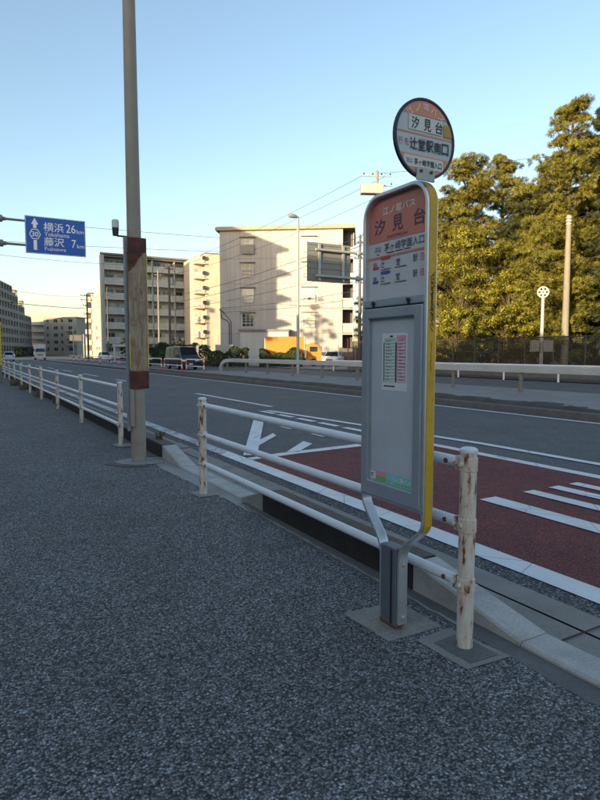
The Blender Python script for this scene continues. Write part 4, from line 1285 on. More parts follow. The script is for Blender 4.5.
# --- cream block further off
b3 = thing('apartment_block', 'far cream apartment block glowing behind the dark far poles', 'building', (29.6, 167.5, 0), R(-24))
m = MB(); m.bx(1.6, 9.0, 0, 10, -0.1, 17.0); m.bx(3.2, 9.0, 0.3, 10, 17.0, 19.4); m.build('wall', 'wall_cream', b3, local=True)
for k in range(6):
    z = 0.8 + 2.85 * k
    m = MB(); m.bx(0.0, 1.59, -0.2, 4, z - 0.18, z); m.bx(0.0, 1.59, -0.2, -0.05, z, z + 1.05); m.bx(0.0, 0.12, -0.04, 4, z, z + 1.05); m.build('balcony', 'wall_cream', b3, local=True)
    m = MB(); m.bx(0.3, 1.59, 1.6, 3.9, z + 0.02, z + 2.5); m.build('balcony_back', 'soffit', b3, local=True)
    win(b3, 3.2, z + 0.9, 1.3, 1.3, -0.02, glass='glass_lit', bars=1, mull=0)
    win(b3, 6.2, z + 0.9, 1.5, 1.3, -0.02, glass='glass', bars=1, mull=0)

# --- taupe stepped apartment block on the left
La = math.atan2(267.67 - 222.73, 25.88 - 13.78)
lb = thing('apartment_block', 'stepped taupe apartment block with deep dark loggias at the left edge', 'building', (10.6, 211.0, 0), La)
steps = [(-6.0, 24.0, 8), (24.0, 34.0, 7), (34.0, 46.0, 6), (46.0, 59.0, 5)]
SH = 2.95
m = MB()
for a, b_, n in steps:
    m.bx(a, b_, 1.5, 14, -0.1, 0.9 + n * SH)
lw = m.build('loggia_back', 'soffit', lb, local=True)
m = MB()
for a, b_, n in steps:
    for k in range(n):
        z = 0.9 + SH * k
        m.bx(a, b_, 0.0, 1.499, z - 0.22, z + 0.98)
    m.bx(a, b_, 0.0, 1.499, 0.9 + SH * n - 0.22, 0.9 + SH * n + 0.25)
    m.bx(a, b_, 0.02, 1.499, -0.1, 0.68)
m.build('wall', 'wall_taupe', lb, local=True)
m = MB()
for a, b_, n in steps:
    x = a
    while x < b_ - 0.5:
        m.bx(x + 0.003, x + 1.45, 0.03, 1.46, -0.05, 0.9 + SH * n - 0.21); x += 4.15
    m.bx(b_ - 0.5, b_ - 0.004, 0.03, 1.46, -0.05, 0.9 + SH * n - 0.21)
m.build('pier', 'wall_taupe', lb, local=True)
for a, b_, n in steps:
    for k in range(n):
        x = a + 2.8
        while x < b_ - 1:
            q = MB(); q.bx(x - 1.2, x + 1.2, 1.46, 1.495, 1.0 + SH * k, 3.0 + SH * k); q.build('window', rnd.choice(['glass', 'glass', 'glass_lit']), lb, local=True); x += 4.15
m = MB()
for a, b_, n in steps[1:3]:
    m.bx(b_ - 3.6, b_ - 3.3, 0.2, 1.4, 0.9 + SH * n + 0.25, 0.9 + SH * n + 2.6); m.bx(b_ - 3.6, b_ - 0.2, 0.2, 1.4, 0.9 + SH * n + 2.3, 0.9 + SH * n + 2.6); m.bx(b_ - 0.5, b_ - 0.2, 0.2, 1.4, 0.9 + SH * n + 0.25, 0.9 + SH * n + 2.3)
m.build('roof_pergola', 'wall_taupe', lb, local=True)

# --- long tan block beyond it
b4 = thing('apartment_block', 'long low tan apartment block beyond the box truck with banded balconies', 'building', (26.2, 274.5, 0), R(-43))
m = MB(); m.bx(6.5, 22, 0, 12, -0.1, 15.6); m.bx(-1, 6.499, 1.4, 12, -0.1, 16.2); m.build('wall', 'wall_tan', b4, local=True)
m = MB(); m.bx(6.3, 22.3, -0.3, 12.2, 15.6, 16.0); m.build('roof', 'roof_tan', b4, local=True)
for k in range(5):
    z = 1.2 + 2.95 * k
    m = MB(); m.bx(-1, 6.49, 0.0, 1.39, z - 0.2, z + 1.15); m.build('balcony', 'wall_white', b4, local=True)
    for x in (8.4, 12.2, 15.2, 19.2):
        win(b4, x, z + 0.75, 2.0 if x in (12.2, 19.2) else 1.2, 1.5, -0.03, glass='glass', bars=1, mull=0)
    if k in (1, 2, 3):
        m = MB(); m.bx(17.4, 21.4, -1.0, -0.04, z - 0.15, z + 0.65); m.build('balcony', 'wall_tan', b4, local=True)

# --- out of view on the near side; smaller houses added to shade the street
def side_house(label, y0, y1, h, x1=-8.0, dep=12, mat='wall_white', slabs=False, hip=0.0):
    t = thing('house', label, 'building', (x1, y0, 0))
    m = MB(); L = y1 - y0
    m.bx(-dep, 0, 0, L, -0.1, h); wl = m.build('wall', mat, t, local=True)
    if hip:
        m = MB(); k = len(m.v)
        z0 = h + 0.3
        m.loft([[(-dep - 0.6, -1.2, z0), (0.6, -1.2, z0), (0.6, L + 0.6, z0), (-dep - 0.6, L + 0.6, z0)], [(-dep + 3.5, 7.5, z0 + hip), (-1.6, 7.5, z0 + hip), (-1.6, L - 3, z0 + hip), (-dep + 3.5, L - 3, z0 + hip)]])
        m.bx(-dep - 0.6, 0.6, -1.2, L + 0.6, h, z0)
    else:
        m = MB(); m.bx(-dep - 0.3, 0.3, -0.3, L + 0.3, h, h + 0.3)
    m.build('roof', 'roof_grey', t, local=True)
    n = int(h // 3)
    for k in range(n):
        for j in range(max(1, int(L // 5))):
            yy = 2.5 + 5 * j
            m = MB(); m.bx(-0.02, 0.03, yy - 0.9, yy + 0.9, 1.0 + 3 * k, 2.4 + 3 * k); m.build('window', 'glass', wl, local=True)
        if slabs:
            z = 2.85 + 3.0 * k
            m = MB()
            m.loft([[(-3.2, -1.3, z - 0.12), (0.9, -1.3, z - 0.12), (0.9, -0.01, z - 0.35), (-3.2, -0.01, z - 0.35)], [(-3.2, -1.3, z + 0.12), (0.9, -1.3, z + 0.12), (0.9, -0.01, z + 0.5), (-3.2, -0.01, z + 0.5)]])
            m.build('balcony', mat, wl, local=True)
    return t
side_house('unseen pale house added behind the photographer to shade the pavement', -41, -10, 9.9, x1=-18)
side_house('unseen grey house added left of the bus stop to shade pavement and tan pole', -9.7, 2.9, 11.1, x1=-18, mat='wall_grey')
side_house('unseen low white building added left of the first fence to shade the road', 3.5, 19.3, 9.7, x1=-18)
side_house('unseen narrow house added left of the long white fence to shade the blue sign', 19.6, 23.6, 13.2, x1=-18, dep=6, mat='wall_beige')
side_house('unseen low flat building added left of the yellow notice pole to shade the road', 24.2, 45.0, 8.3, x1=-18, mat='wall_beige')
side_house('tall beige apartment block with rounded slab ends left of the road', 43.9, 66.0, 20.6, dep=14, mat='wall_beige', slabs=True, hip=3.0)
side_house('unseen low row added between the two tall blocks to shade the far road', 66.6, 93.4, 7.4, x1=-5.0, mat='wall_beige')
side_house('tall grey apartment block left of the road further on', 94, 116, 27.0, x1=-5.0, dep=12, mat='wall_grey')

# ================================================================== POLES AND CABLES
def upole(label, x, y, h, mat='conc_pole', r_=0.17, arms=((0, 1.8),), transf=True, rot=0.0, z0=0.0, cat='utility pole', group=None):
    t = thing('utility_pole', label, cat, (x, y, z0), 0, group)
    m = MB(); m.tube([(x, y, z0), (x, y, z0 + h)], [r_, r_ * 0.62], 12); m.build('shaft', mat, t, smooth=True)
    co, si = math.cos(rot), math.sin(rot)
    for dz, L in arms:
        z = z0 + h - 0.35 - dz
        m = MB(); m.box((x, y, z), (L, 0.09, 0.09), rot); a = m.build('crossarm', 'galv' if mat != 'wood_pole' else 'wood_pole', t)
        m = MB()
        for k in (-0.45, -0.15, 0.15, 0.45):
            px, py = x + k * L * co, y + k * L * si; m.tube([(px, py, z + 0.04), (px, py, z + 0.12), (px, py, z + 0.2)], [0.05, 0.06, 0.03], 8)
        m.build('insulator', 'black', a, smooth=True)
    if transf:
        z = z0 + h - 2.1
        m = MB(); m.tube([(x + 0.45 * co, y + 0.45 * si - 0.3, z - 0.45), (x + 0.45 * co, y + 0.45 * si - 0.3, z + 0.45)], 0.3, 14); m.box((x, y - 0.15, z - 0.2), (0.9, 0.1, 0.1), rot)
        m.build('transformer', 'galv' if mat != 'wood_pole' else 'steel', t, smooth=True)
    return t
upole('sunlit concrete power pole with platform and cross arms above the board', 27.4, 36.2, 14.9, arms=((0.0, 2.2), (0.7, 2.4), (4.0, 1.6), (6.4, 1.4)), rot=R(-25), transf=False)
q = MB(); q.box((27.0, 36.3, 13.55), (1.7, 0.7, 0.75), R(-25)); q.build('switch_box', 'galv', bpy.data.objects['utility_pole'], bevel=0.05)
upole('dark slim pole with bracket arms at the right corner of the beige block', 32.2, 45.0, 12.2, mat='wood_pole', r_=0.16, arms=((0.4, 1.2), (1.8, 1.0), (4.0, 0.8)), transf=False, rot=R(-25))
upole('bare concrete pole standing before the pines', 37.2, 27.1, 11.0, r_=0.27, arms=(), transf=False)
q = MB()
for k in range(3):
    q.tube([(37.2, 27.1, 10.35 + 0.22 * k), (37.2, 27.1, 10.43 + 0.22 * k)], 0.21, 12)
q.build('pole_band', 'galv', [o for o in bpy.data.objects if o.get('label') == 'bare concrete pole standing before the pines'][0])
upole('dark pole with a transformer before the left bays of the grey block', 26.2, 83.0, 13.6, mat='wood_pole', r_=0.2, arms=((0, 1.6), (1.0, 1.4)), rot=R(20))
upole('pale pole just left of the transformer pole at the grey block', 29.2, 98.5, 15.2, mat='conc_pole', r_=0.2, arms=((0.5, 1.2),), transf=False)
upole('far dark pole bristling with cross arms at the end of the street', 20.7, 115.0, 12.2, mat='wood_pole', r_=0.2, arms=((0, 2.4), (0.8, 2.2), (1.8, 1.6), (3.4, 1.4), (5.0, 1.2)), rot=R(10))
upole('thin grey pole at the left end of the grey block', 21.7, 102.5, 12.3, mat='wood_pole', r_=0.13, arms=((1.0, 0.9),), transf=False)
upole('far power pole at the right edge beside the pines', 46.0, 18.0, 16.5, arms=((0, 2.0),), transf=False)
upole('power pole far left beyond the yellow notice', -2.6, 90.0, 19.6, arms=((0, 2.0), (1.5, 2.0)), transf=True)

upole('tall power pole standing behind the beige block', 52.0, 88.0, 20.4, arms=((0.3, 2.0), (1.8, 2.0)), transf=False)

def cable(a, b_, sag, label, r_=0.016, blob=None):
    a, b_ = Vector(a), Vector(b_); pts = []
    for k in range(17):
        t = k / 16; p = a.lerp(b_, t); p.z -= sag * 4 * t * (1 - t); pts.append(p)
    m = MB(); m.tube(pts, r_, 5)
    if blob is not None:
        p = a.lerp(b_, blob); p.z -= sag * 4 * blob * (1 - blob); d = (b_ - a).normalized() * 0.25
        m.tube([p - d, p - d * 0.6, p + d * 0.6, p + d], [0.03, 0.12, 0.12, 0.03], 8)
    return tag(m.build('cable', 'cable', None, smooth=True), label, 'cable', 'overhead cables')
P1, P2, PA, PR, PL, PF = (27.4, 36.2), (32.2, 45.0), (26.2, 83.0), (46.0, 18.0), (-2.6, 90.0), (20.7, 115.0)
cb = 'overhead cable from the platform pole '
cable((P1[0] - 0.9, P1[1] + 0.4, 14.6), (PA[0] - 0.5, PA[1], 13.4), 0.5, 'uppermost thin cable crossing the top of the beige block')
cable((P1[0] + 0.7, P1[1] - 0.4, 14.6), (PA[0] + 0.5, PA[1], 13.4), 0.55, 'second cable below the uppermost over the roof edge of the beige block')
cable((P1[0], P1[1], 13.0), (PA[0], PA[1], 12.4), 0.7, 'third cable down crossing the top stair window of the beige block')
cable((P1[0], P1[1], 10.6), (PA[0], PA[1], 9.4), 0.6, 'sagging cable crossing the second row of stair windows', 0.024)
cable((P1[0], P1[1], 9.9), (PA[0], PA[1], 8.5), 0.7, 'thick cable just under the sagging one on the beige block', 0.028)
cable((P2[0], P2[1], 9.0), (PA[0], PA[1], 7.4), 0.3, 'cable low across the third stair window of the beige block', 0.022, 0.15)
cable((P2[0], P2[1], 7.2), (28.0, 68.1, 6.9), 0.25, 'short lower cable ending at the left corner of the beige block', 0.022, 0.3)
cable((P2[0], P2[1], 6.5), (28.0, 68.0, 6.4), 0.3, 'lowest cable slung to the conduit of the beige block', 0.022)
cable((P1[0], P1[1], 14.7), (PR[0], PR[1], 16.0), 0.3, 'high cable with a small splice above the pines', 0.016, 0.35)
cable((P1[0], P1[1], 11.2), (37.2, 27.1, 10.7), 0.25, 'cable across the pines to the top of the bare pole', 0.016)
cable((37.2, 27.1, 10.7), (PR[0], PR[1], 13.4), 0.1, 'cable leaving the bare pole to the right edge', 0.016)
cable((P1[0], P1[1], 7.6), (37.2, 27.1, 7.9), 0.25, 'lower dark cable across the trunks of the pines', 0.02)
cable((37.2, 27.1, 7.9), (PR[0], PR[1], 9.4), 0.1, 'lower cable from the bare pole to the right edge', 0.02)
cable((P1[0], P1[1], 13.7), (P2[0], P2[1], 11.6), 0.2, 'short cable dropping from the platform pole to the dark slim pole')
cable((P1[0], P1[1], 11.4), (P2[0], P2[1], 10.2), 0.2, 'second short cable between platform pole and dark slim pole')
cable((PL[0], PL[1], 19.2), (52.0, 88.0, 19.9), 0.3, 'highest level cable in the sky behind the blue sign', 0.03, 0.3)
cable((PL[0], PL[1], 16.2), (52.0, 88.0, 18.2), 0.4, 'level cable with a knob below the blue sign', 0.03, 0.24)
cable((PL[0], PL[1], 15.0), (PA[0], PA[1], 13.6), 0.5, 'lower level cable in the sky under the blue sign', 0.025)
cable((PL[0], PL[1], 9.3), (PF[0], PF[1], 9.5), 0.4, 'cable with a dark knob above the far tan block', 0.045, 0.42)
cable((PL[0], PL[1], 12.3), (PF[0], PF[1], 11.8), 1.2, 'drooping thin cable over the far left blocks', 0.02)

# far lamps and sign backs
fl = thing('street_lamp', 'far thin street lamp near the end of the street', 'street lamp', (20.0, 127.0, 0))
m = MB(); m.tube([(20, 127, 0), (20, 127, 8.0)], [0.12, 0.08], 8); m.build('shaft', 'galv', fl, smooth=True)
m = MB(); m.tube([(20, 127, 8.0), (19.4, 127, 8.1), (18.9, 127, 8.05)], [0.08, 0.16, 0.1], 8); m.build('lamp_head', 'steel', fl)
fs = thing('road_sign', 'small far dark sign panel hanging at the end of the street', 'road sign', (27.4, 158.0, 0))
m = MB(); m.bx(24.0, 26.9, 158.0, 158.06, 4.3, 5.8); m.build('plate', 'sign_back', fs)
m = MB(); m.tube([(27.4, 158.2, 0), (27.4, 158.2, 6)], 0.12, 8); m.tube([(24.2, 158.2, 5.3), (27.4, 158.2, 5.3)], 0.06, 6); m.build('pole', 'galv', fs)
lw_ = thing('low_wall', 'pale low wall curving along the far left verge', 'wall', (14.8, 205, 0))
m = MB(); m.loft([[(12.6, 180, 0), (12.6, 180, 0.8), (12.85, 180, 0.8), (12.85, 180, 0)], [(15.0, 210, 0), (15.0, 210, 0.8), (15.25, 210, 0.8), (15.25, 210, 0)], [(27.2, 250, 0), (27.2, 250, 0.8), (27.45, 250, 0.8), (27.45, 250, 0)], [(36, 292, 0), (36, 292, 0.8), (36.25, 292, 0.8), (36.25, 292, 0)]])
m.build('coping', 'concrete_light', lw_)
# far end of the street: low houses
for i, (px_, py_, wd, h, mt, lab) in enumerate([(33.5, 190, 9, 6.0, 'wall_tan', 'small tan house closing the far end of the street'), (42, 182, 9, 7.5, 'wall_cream', 'small cream house behind the far apartment block'), (46, 300, 26, 8, 'wall_tan', 'low tan building at the farthest bend')]):
    t = thing('house', lab, 'building', (px_, py_, 0), R(-20))
    m = MB(); m.bx(0, wd, 0, 8, -0.1, h); wl = m.build('wall', mt, t, local=True)
    m = MB(); m.loft([[(-0.4, -0.4, h), (wd + 0.4, -0.4, h), (wd + 0.4, 8.4, h), (-0.4, 8.4, h)], [(1.5, 3.8, h + 1.9), (wd - 1.5, 3.8, h + 1.9), (wd - 1.5, 4.2, h + 1.9), (1.5, 4.2, h + 1.9)]]); m.build('roof', 'roof_grey', t, local=True)
    for x in (wd * 0.25, wd * 0.7):
        for z in (1.0, 3.7):
            win(t, x, z, 1.6, 1.2, -0.03, bars=1, mull=0)
gt = thing('gate', 'pale small gateway frame beside the grey block', 'gate', (22.6, 100, 0))
m = MB(); m.bx(22.0, 22.3, 100, 100.3, 0, 2.4); m.bx(24.2, 24.5, 100, 100.3, 0, 2.4); m.bx(21.9, 24.6, 99.95, 100.35, 2.4, 2.8); m.build('frame', 'wall_white', gt)

# fences and posts on the far side
wr = thing('pipe_railing', 'low white pipe railing across the side road', 'fence', (25.7, 10, 0.02))
for k in range(12):
    y = 2.0 + 3.4 * k
    m = MB(); m.tube([(25.7, y, 0), (25.7, y, 0.85)], 0.05, 8); m.build('post', 'barrier_white', wr, smooth=True)
for z in (0.82, 0.45):
    m = MB(); m.tube([(25.7, -8, z), (25.7, 39.4, z)], 0.045, 8); m.build('rail', 'barrier_white', wr, smooth=True)
m = MB(); m.bx(28.8, 29.1, -12, 41.9, 0, 0.6); tag(m.build('low_wall', 'concrete_dark'), 'dark low wall under the net fence before the pines', 'wall')
nf = thing('net_fence', 'dark brown net fence on posts before the pines', 'fence', (29.0, 15, 0.6))
m = MB(); m.poly([(29.0, -12, 0.6), (29.0, 41.5, 0.6), (29.0, 41.5, 2.35), (29.0, -12, 2.35)]); m.build('netting', 'net', nf)
for k in range(28):
    y = -11.5 + 1.96 * k
    m = MB(); m.tube([(29.0, y, 0.6), (29.0, y, 2.4)], 0.035, 8); m.build('post', 'frame_dark', nf, smooth=True)
m = MB(); m.tube([(29.0, -12, 2.36), (29.0, 41.5, 2.36)], 0.025, 6); m.build('top_rail', 'frame_dark', nf)
rs = thing('mirror_post', 'white post carrying a round pale lattice head before the pines', 'post', (34.1, 26.6, 0.02))
m = MB(); m.tube([(34.1, 26.6, 0), (34.1, 26.6, 5.2)], [0.13, 0.10], 10); m.build('shaft', 'cream', rs, smooth=True)
m = MB(); dirv = Vector((-34.1, -26.6, 0)).normalized(); sidev = Vector((-dirv.y, dirv.x, 0))
FR = lambda u, v, n: tuple(Vector((34.1, 26.6, 5.5)) + sidev * u + Vector((0, 0, v)) + dirv * n)
cc = lambda r_, n=20, ox=0, oz=0: [(ox + r_ * math.cos(2 * PI * k / n), oz + r_ * math.sin(2 * PI * k / n)) for k in range(n)]
m.ring(cc(0.38), cc(0.31), FR, 0.06, -0.06)
for k in range(6):
    a = 2 * PI * k / 6; m.ring(cc(0.13, 10, 0.23 * math.cos(a), 0.23 * math.sin(a)), cc(0.08, 10, 0.23 * math.cos(a), 0.23 * math.sin(a)), FR, 0.05, -0.05)
m.ring(cc(0.12, 10), cc(0.06, 10), FR, 0.055, -0.055)
m.build('head', 'cream', rs)
m = MB()
for s in (-0.42, 0.42):
    p = Vector((34.1, 26.6, 1.9)) + sidev * s + dirv * 0.2; m.box(tuple(p), (0.62, 0.25, 0.8), math.atan2(sidev.y, sidev.x))
m.build('meter_box', 'sign_back', rs, bevel=0.02)
cbx = thing('cabinet', 'grey street cabinet behind the net fence right of the bare pole', 'cabinet', (39.0, 22.6, 0.02))
m = MB(); m.box((39.0, 22.6, 1.1), (1.4, 0.7, 2.2), R(-40)); bo = m.build('body', 'galv', cbx, bevel=0.03)
m = MB(); m.box((39.0, 22.6, 2.26), (1.6, 0.9, 0.1), R(-40)); m.build('lid', 'sign_back', cbx)
# yard fence beside the beige block
yf = thing('yard_fence', 'tan panel fence and red topped post right of the orange truck', 'fence', (36.5, 52.5, 0.03))
for k in range(5):
    x, y = 34.9 + 1.5 * k, 52.6 - 1.1 * k
    m = MB(); m.bx(x - 0.06, x + 0.06, y - 0.06, y + 0.06, 0, 2.2); m.build('post', 'roof_tan', yf)
m = MB(); m.loft([[(34.9, 52.6, 0.3), (34.9, 52.6, 2.0), (34.93, 52.64, 2.0), (34.93, 52.64, 0.3)], [(40.9, 48.2, 0.3), (40.9, 48.2, 2.0), (40.93, 48.24, 2.0), (40.93, 48.24, 0.3)]]); m.build('slat_panel', 'net', yf)
m = MB(); m.tube([(35.6, 51.8, 0), (35.6, 51.8, 2.9)], 0.06, 8); m.build('marker_post', 'barrier_red', yf)
m = MB(); m.bx(24.3, 26.2, 60.4, 61.0, 0, 2.3); tag(m.build('utility_box', 'wall_white', None, bevel=0.03), 'pale box cabinet between the two hedges', 'cabinet')
# ================================================================== PLANTS
def leaf_quad(mb, p, nrm, up, L, Wd):
    a = nrm.cross(up)
    if a.length < 1e-3:
        a = nrm.orthogonal()
    a.normalize(); b_ = a.cross(nrm).normalized()
    k = len(mb.v)
    mb.v += [tuple(p - b_ * L * 0.5), tuple(p + a * Wd * 0.5), tuple(p + b_ * L * 0.5), tuple(p - a * Wd * 0.5)]
    mb.f.append((k, k + 1, k + 2, k + 3))

def rvec(r_):
    while True:
        v = Vector((r_.uniform(-1, 1), r_.uniform(-1, 1), r_.uniform(-1, 1)))
        if 0.05 < v.length <= 1:
            return v

def tuft(mb, r_, c, rad, n, L, Wd, flat=0.6):
    """a cluster of leaves about c, denser to the outside"""
    for _ in range(n):
        d = rvec(r_); d.normalize()
        q = r_.random() ** 0.45
        p = c + Vector((d.x, d.y, d.z * flat)) * rad * q
        nn2 = (d + rvec(r_) * 0.45 + Vector((0, 0, 0.15))).normalized()
        leaf_quad(mb, p, nn2, rvec(r_).normalized(), L * r_.uniform(0.6, 1.3), Wd * r_.uniform(0.6, 1.3))

def needles(mb, r_, c, out, n, L, Wd):
    """pine shoot: a spray of needles lying over the cushion's surface, facing outwards"""
    for _ in range(n):
        t_ = rvec(r_); t_ = (t_ - out * t_.dot(out)).normalized()
        d = (t_ + out * r_.uniform(0.0, 0.9)).normalized()
        s = d.cross((out + rvec(r_) * 0.35).normalized())
        if s.length < 1e-3:
            continue
        s = s.normalized() * Wd * 0.5
        b_ = c + rvec(r_) * 0.14
        k = len(mb.v); tip = b_ + d * L * r_.uniform(0.6, 1.2)
        mb.v += [tuple(b_ - s), tuple(b_ + s), tuple(tip + s * 0.4), tuple(tip - s * 0.4)]
        mb.f.append((k, k + 1, k + 2, k + 3))

def pine(label, x, y, h, spread, seed, mat='leaf_pine', base=0.25, lean=(0, 0), dens=1.0, tall=False, group='pines beyond the net fence'):
    r_ = random.Random(seed)
    t = thing('pine_tree', label, 'tree', (x, y, 0), 0, group)
    top = Vector((x + lean[0], y + lean[1], h))
    tr = MB(); B = Vector((x, y, 0))
    def axis_at(f):
        p = B.lerp(top, f); p.x += 0.35 * math.sin(f * 7 + seed); p.y += 0.35 * math.cos(f * 6 + seed * 2); return p
    r0 = 0.02 * h
    tr.tube([axis_at(k / 12) for k in range(13)], [r0 * (1 - 0.92 * k / 12) + 0.02 for k in range(13)], 9)
    cr = MB()
    z = base; nl = 0
    while z < 0.985:
        nb = r_.randint(4, 5)
        a0 = r_.uniform(0, 2 * PI)
        for j in range(nb):
            a = a0 + 2 * PI * j / nb + r_.uniform(-0.35, 0.35)
            f = (z - base) / (1 - base)
            env = (1 - f) ** 0.82 * (0.55 + 0.45 * min(1, f * 4 + 0.3)) if tall else (1 - f ** 2.2) ** 0.7 * (0.7 + 0.3 * min(1, f * 3))
            L = spread * env * r_.uniform(0.55, 1.15) + 0.3
            s = axis_at(min(1, z + r_.uniform(-0.02, 0.02)))
            rise = r_.uniform(-0.05, 0.35) + 0.35 * f
            d = Vector((math.cos(a), math.sin(a), rise))
            mid = s + d * L * 0.55 + Vector((0, 0, -0.05 * L)); end = s + d * L + Vector((0, 0, 0.08 * L))
            tr.tube([s, mid, end], [0.03 + 0.018 * L, 0.02 + 0.009 * L, 0.015], 5, caps=False)
            npad = max(2, int(L / 0.8))
            for q in range(npad):
                u = 0.30 + 0.70 * (q + r_.random() * 0.6) / npad
                c = s.lerp(mid, u * 2) if u < 0.5 else mid.lerp(end, (u - 0.5) * 2)
                sz = (0.42 + 0.15 * L) * r_.uniform(0.7, 1.25)
                for _ in range(int(34 * dens)):      # cushion: shoots on the upper shell of a flattened dome
                    d2 = rvec(r_).normalized(); d2.z = abs(d2.z) - 0.22
                    o_ = Vector((d2.x * sz, d2.y * sz, d2.z * sz * 0.62)) * r_.uniform(0.75, 1.0)
                    needles(cr, r_, c + o_, (d2 + Vector((0, 0, 0.15))).normalized(), 15, 0.21, 0.036)
        z += (0.045 if tall else 0.060) * (16.0 / max(h, 9)) ** 0.6 * r_.uniform(0.8, 1.25)
    tr.build('trunk', 'bark', t, smooth=True)
    cr.build('crown', mat, t)
    return t

def broad(label, x, y, h, spread, seed, mat='leaf_broad', clumps=70, leaves=130, L=0.155, base=0.12, group='leafy trees beyond the net fence'):
    r_ = random.Random(seed)
    t = thing('leafy_tree', label, 'tree', (x, y, 0), 0, group)
    tr, cr = MB(), MB(); B = Vector((x, y, 0))
    tr.tube([B, B + Vector((0.1, 0.1, h * 0.3)), B + Vector((-0.1, 0.2, h * 0.6)), B + Vector((0.1, 0, h * 0.92))], [0.02 * h + 0.05, 0.016 * h, 0.01 * h, 0.02], 8)
    for _ in range(clumps):
        f = base + (1 - base) * r_.random() ** 0.85
        env = math.sin(PI * min(1, max(0.06, (f - base) / (1 - base) * 0.86 + 0.14))) ** 0.6
        a = r_.uniform(0, 2 * PI); rr = spread * env * r_.random() ** 0.42 * r_.uniform(0.8, 1.1)
        c = B + Vector((rr * math.cos(a), rr * math.sin(a), f * h * r_.uniform(0.93, 1.03)))
        s = B + Vector((0, 0, max(0.15, f - 0.22) * h))
        tr.tube([s, s.lerp(c, 0.6) + Vector((0, 0, 0.2)), c], [0.035, 0.02, 0.01], 4, caps=False)
        sz = spread * r_.uniform(0.14, 0.25)
        tuft(cr, r_, c, sz, int(1.5 * leaves * r_.uniform(0.7, 1.3)), L, L * 0.6, 0.65)
    tr.build('trunk', 'bark', t, smooth=True)
    cr.build('crown', mat, t)
    return t

def hedge(label, a, b_, h, d, seed, mat='leaf_hedge', n=6500, L=0.15, group='clipped hedges'):
    r_ = random.Random(seed)
    a, b_ = Vector(a), Vector(b_); t = thing('hedge', label, 'hedge', a, 0, group)
    mb = MB(); ax = (b_ - a); ln = ax.length; ax.normalize(); sd = Vector((-ax.y, ax.x, 0))
    for _ in range(n):
        u = r_.random() * ln; v = r_.uniform(-1, 1); w_ = r_.random()
        face = r_.random()
        hh = h * (0.86 + 0.16 * math.sin(u * 1.7 + seed) + 0.1 * math.sin(u * 4.1))
        if face < 0.4: v = -1 + r_.uniform(-0.1, 0.25); nn2 = -sd
        elif face < 0.75: w_ = 1 - 0.12 * r_.random(); nn2 = Vector((0, 0, 1))
        else: nn2 = rvec(r_).normalized()
        p = a + ax * u + sd * v * d / 2 + Vector((0, 0, w_ * hh))
        leaf_quad(mb, p, (nn2 + rvec(r_) * 0.8).normalized(), rvec(r_).normalized(), L * r_.uniform(0.7, 1.5), L * 0.7)
    mb.build('foliage', mat, t)
    st_ = MB()
    k = 0.4
    while k < ln:
        p = a + ax * k; st_.tube([p, p + Vector((0, 0, h * 0.8))], 0.03, 5, caps=False); k += 0.8
    st_.build('stem', 'bark', t)
    return t

pine('tall pine towering over the others with an open ragged top', 43.9, 31.9, 21.9, 6.6, 11, base=0.18, tall=True, dens=1.3)
pine('pine coloured as in shade at the right edge of the picture', 50.4, 33.3, 22.6, 5.2, 23, mat='leaf_shade', base=0.12, tall=True)
pine('shade coloured pine filling the gap behind the bare pole', 49.0, 34.2, 15.0, 4.6, 71, mat='leaf_shade', base=0.05, dens=0.9)
pine('round headed pine just right of the bus stop board', 37.5, 37.0, 17.2, 5.0, 5, base=0.12, dens=1.2)
pine('slim pointed pine rising behind the round headed one', 44.2, 39.2, 19.4, 4.2, 31, mat='leaf_pine', base=0.2, dens=1.2)
pine('sunlit middle pine with layered boughs between round head and tall pine', 44.0, 35.0, 15.6, 4.6, 41, base=0.12, dens=1.1)
pine('low spreading pine in front of the tall pine', 38.9, 31.0, 11.8, 4.0, 53, base=0.18, dens=1.1)
pine('short pine beside the white lattice post', 38.0, 29.2, 9.0, 3.3, 61, base=0.12)
pine('shade coloured pine standing between the round headed pine and the tall pine', 40.2, 33.4, 14.6, 2.9, 83, mat='leaf_shade', base=0.1, dens=1.0)  # fills a shadow gap; the shade is in the needle colour
pine('shade coloured pine at the right picture edge beside the bare pole', 43.4, 27.8, 15.5, 3.2, 91, mat='leaf_shade', base=0.06, dens=1.0)
pine('shorter dense pine partly behind the yellow edged side of the bus stop board', 39.3, 41.2, 15.2, 4.2, 97, base=0.08, dens=1.1)
broad('bright yellow green tree beside the yellow strip of the board', 34.4, 34.2, 10.8, 3.6, 3, clumps=120)
broad('rounded low leafy tree behind the net fence left of the lattice post', 35.4, 30.6, 6.6, 3.0, 9, clumps=90)
broad('bushy shrub tree at the foot of the pines near the board edge', 31.2, 31.4, 4.6, 2.2, 15, clumps=50)
broad('wide yellow green tree filling the space under the middle pines', 39.0, 32.2, 8.6, 4.2, 77, clumps=130)
for i, (x_, y_, h_, s_, lab) in enumerate([(52, 27, 9, 5, 'dark tree deep behind the lattice post'), (57, 36, 12, 5.5, 'dark tree deep behind the tall pine'), (54, 43, 12, 5.5, 'dark tree deep behind the slim pointed pine'),
        (50, 49, 10, 5, 'dark tree deep in the wood at its left end'), (61, 30, 14, 6, 'dark tree at the back of the wood on the far right'), (47, 22, 9, 4.5, 'dark bushy tree right of the bare pole')]):
    broad(lab, x_, y_, h_, s_, 100 + i, mat='leaf_shade', clumps=60, leaves=70, L=0.4, base=0.02, group='dark trees deep in the wood')
broad('pale leafy tree in the gap right of the beige block', 47.5, 66.0, 9.0, 3.0, 25, clumps=40)
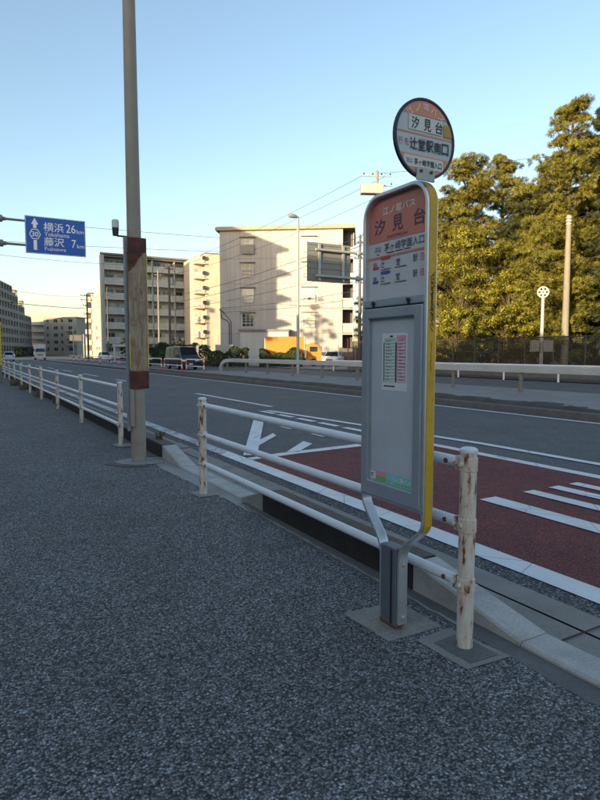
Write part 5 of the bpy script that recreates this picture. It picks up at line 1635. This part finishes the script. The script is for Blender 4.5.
broad('tall street tree standing outside the picture on the left pavement', -7.0, 39.6, 15.0, 2.5, 19, clumps=60, leaves=26, L=0.3, base=0.3, mat='leaf_hedge', group='street trees')
hedge('long dark hedge before the annex of the beige block', (21.9, 59.2, 0.02), (26.3, 56.6, 0.02), 2.0, 1.5, 1)
hedge('shorter dark hedge between white box and orange truck', (26.5, 54.2, 0.02), (30.0, 51.6, 0.02), 1.75, 1.5, 2)
hedge('dark hedge behind the van at the foot of the grey block', (21.2, 76.0, 0.02), (26.2, 71.5, 0.02), 2.5, 1.6, 4)
hedge('hedge left of the tan pole under the grey block balconies', (22.5, 92.0, 0.02), (27.5, 89.0, 0.02), 2.6, 1.8, 6)
hedge('far hedge under the stepped taupe block', (15.6, 208.0, 0), (27.0, 247.0, 0), 2.9, 2.0, 8, n=7000, L=0.4)
broad('small garden tree at the entrance of the grey block', 34.0, 104.0, 4.6, 1.8, 33, mat='leaf_hedge', clumps=24, group='garden trees')
broad('small dark tree beside the pale gateway', 25.8, 108.0, 4.0, 1.7, 35, mat='leaf_hedge', clumps=22, group='garden trees')

def grass_clump(label, x, y, n, h, sp, seed):
    r_ = random.Random(seed); mb = MB()
    for _ in range(n):
        a = r_.uniform(0, 2 * PI); rr = sp * r_.random() ** 0.6
        b_ = Vector((x + rr * math.cos(a) * 0.6, y + rr * math.sin(a) * 1.6, 0.003)); d = Vector((r_.uniform(-0.5, 0.5), r_.uniform(-0.5, 0.5), 1)).normalized()
        L = h * r_.uniform(0.4, 1.1); s = Vector((math.cos(a), math.sin(a), 0)) * 0.006
        mid = b_ + d * L * 0.6; tip = b_ + d * L + Vector((d.x, d.y, -0.2)) * L * 0.4
        k = len(mb.v); mb.v += [tuple(b_ - s), tuple(b_ + s), tuple(mid + s * 0.8), tuple(tip), tuple(mid - s * 0.8)]; mb.f.append((k, k + 1, k + 2, k + 3, k + 4))
    return tag(mb.build('weed_clump', 'dry_grass'), label, 'weeds', 'dry weeds along the kerb')
grass_clump('dry weed tuft on the kerb behind the tan pole', 2.56, 8.75, 46, 0.17, 0.08, 1).location.z = 0.18
grass_clump('patch of dry weeds at the foot of the yellow notice pole', 2.2, 29.5, 260, 0.40, 0.5, 2)
grass_clump('dry weeds under the third span of the long fence', 2.3, 21.5, 160, 0.32, 0.4, 3)
grass_clump('thin dry weeds on the kerb of the long fence', 2.45, 18.4, 90, 0.25, 0.3, 4)
grass_clump('dry weeds between yellow notice pole and fence', 2.25, 26.0, 180, 0.35, 0.45, 5)
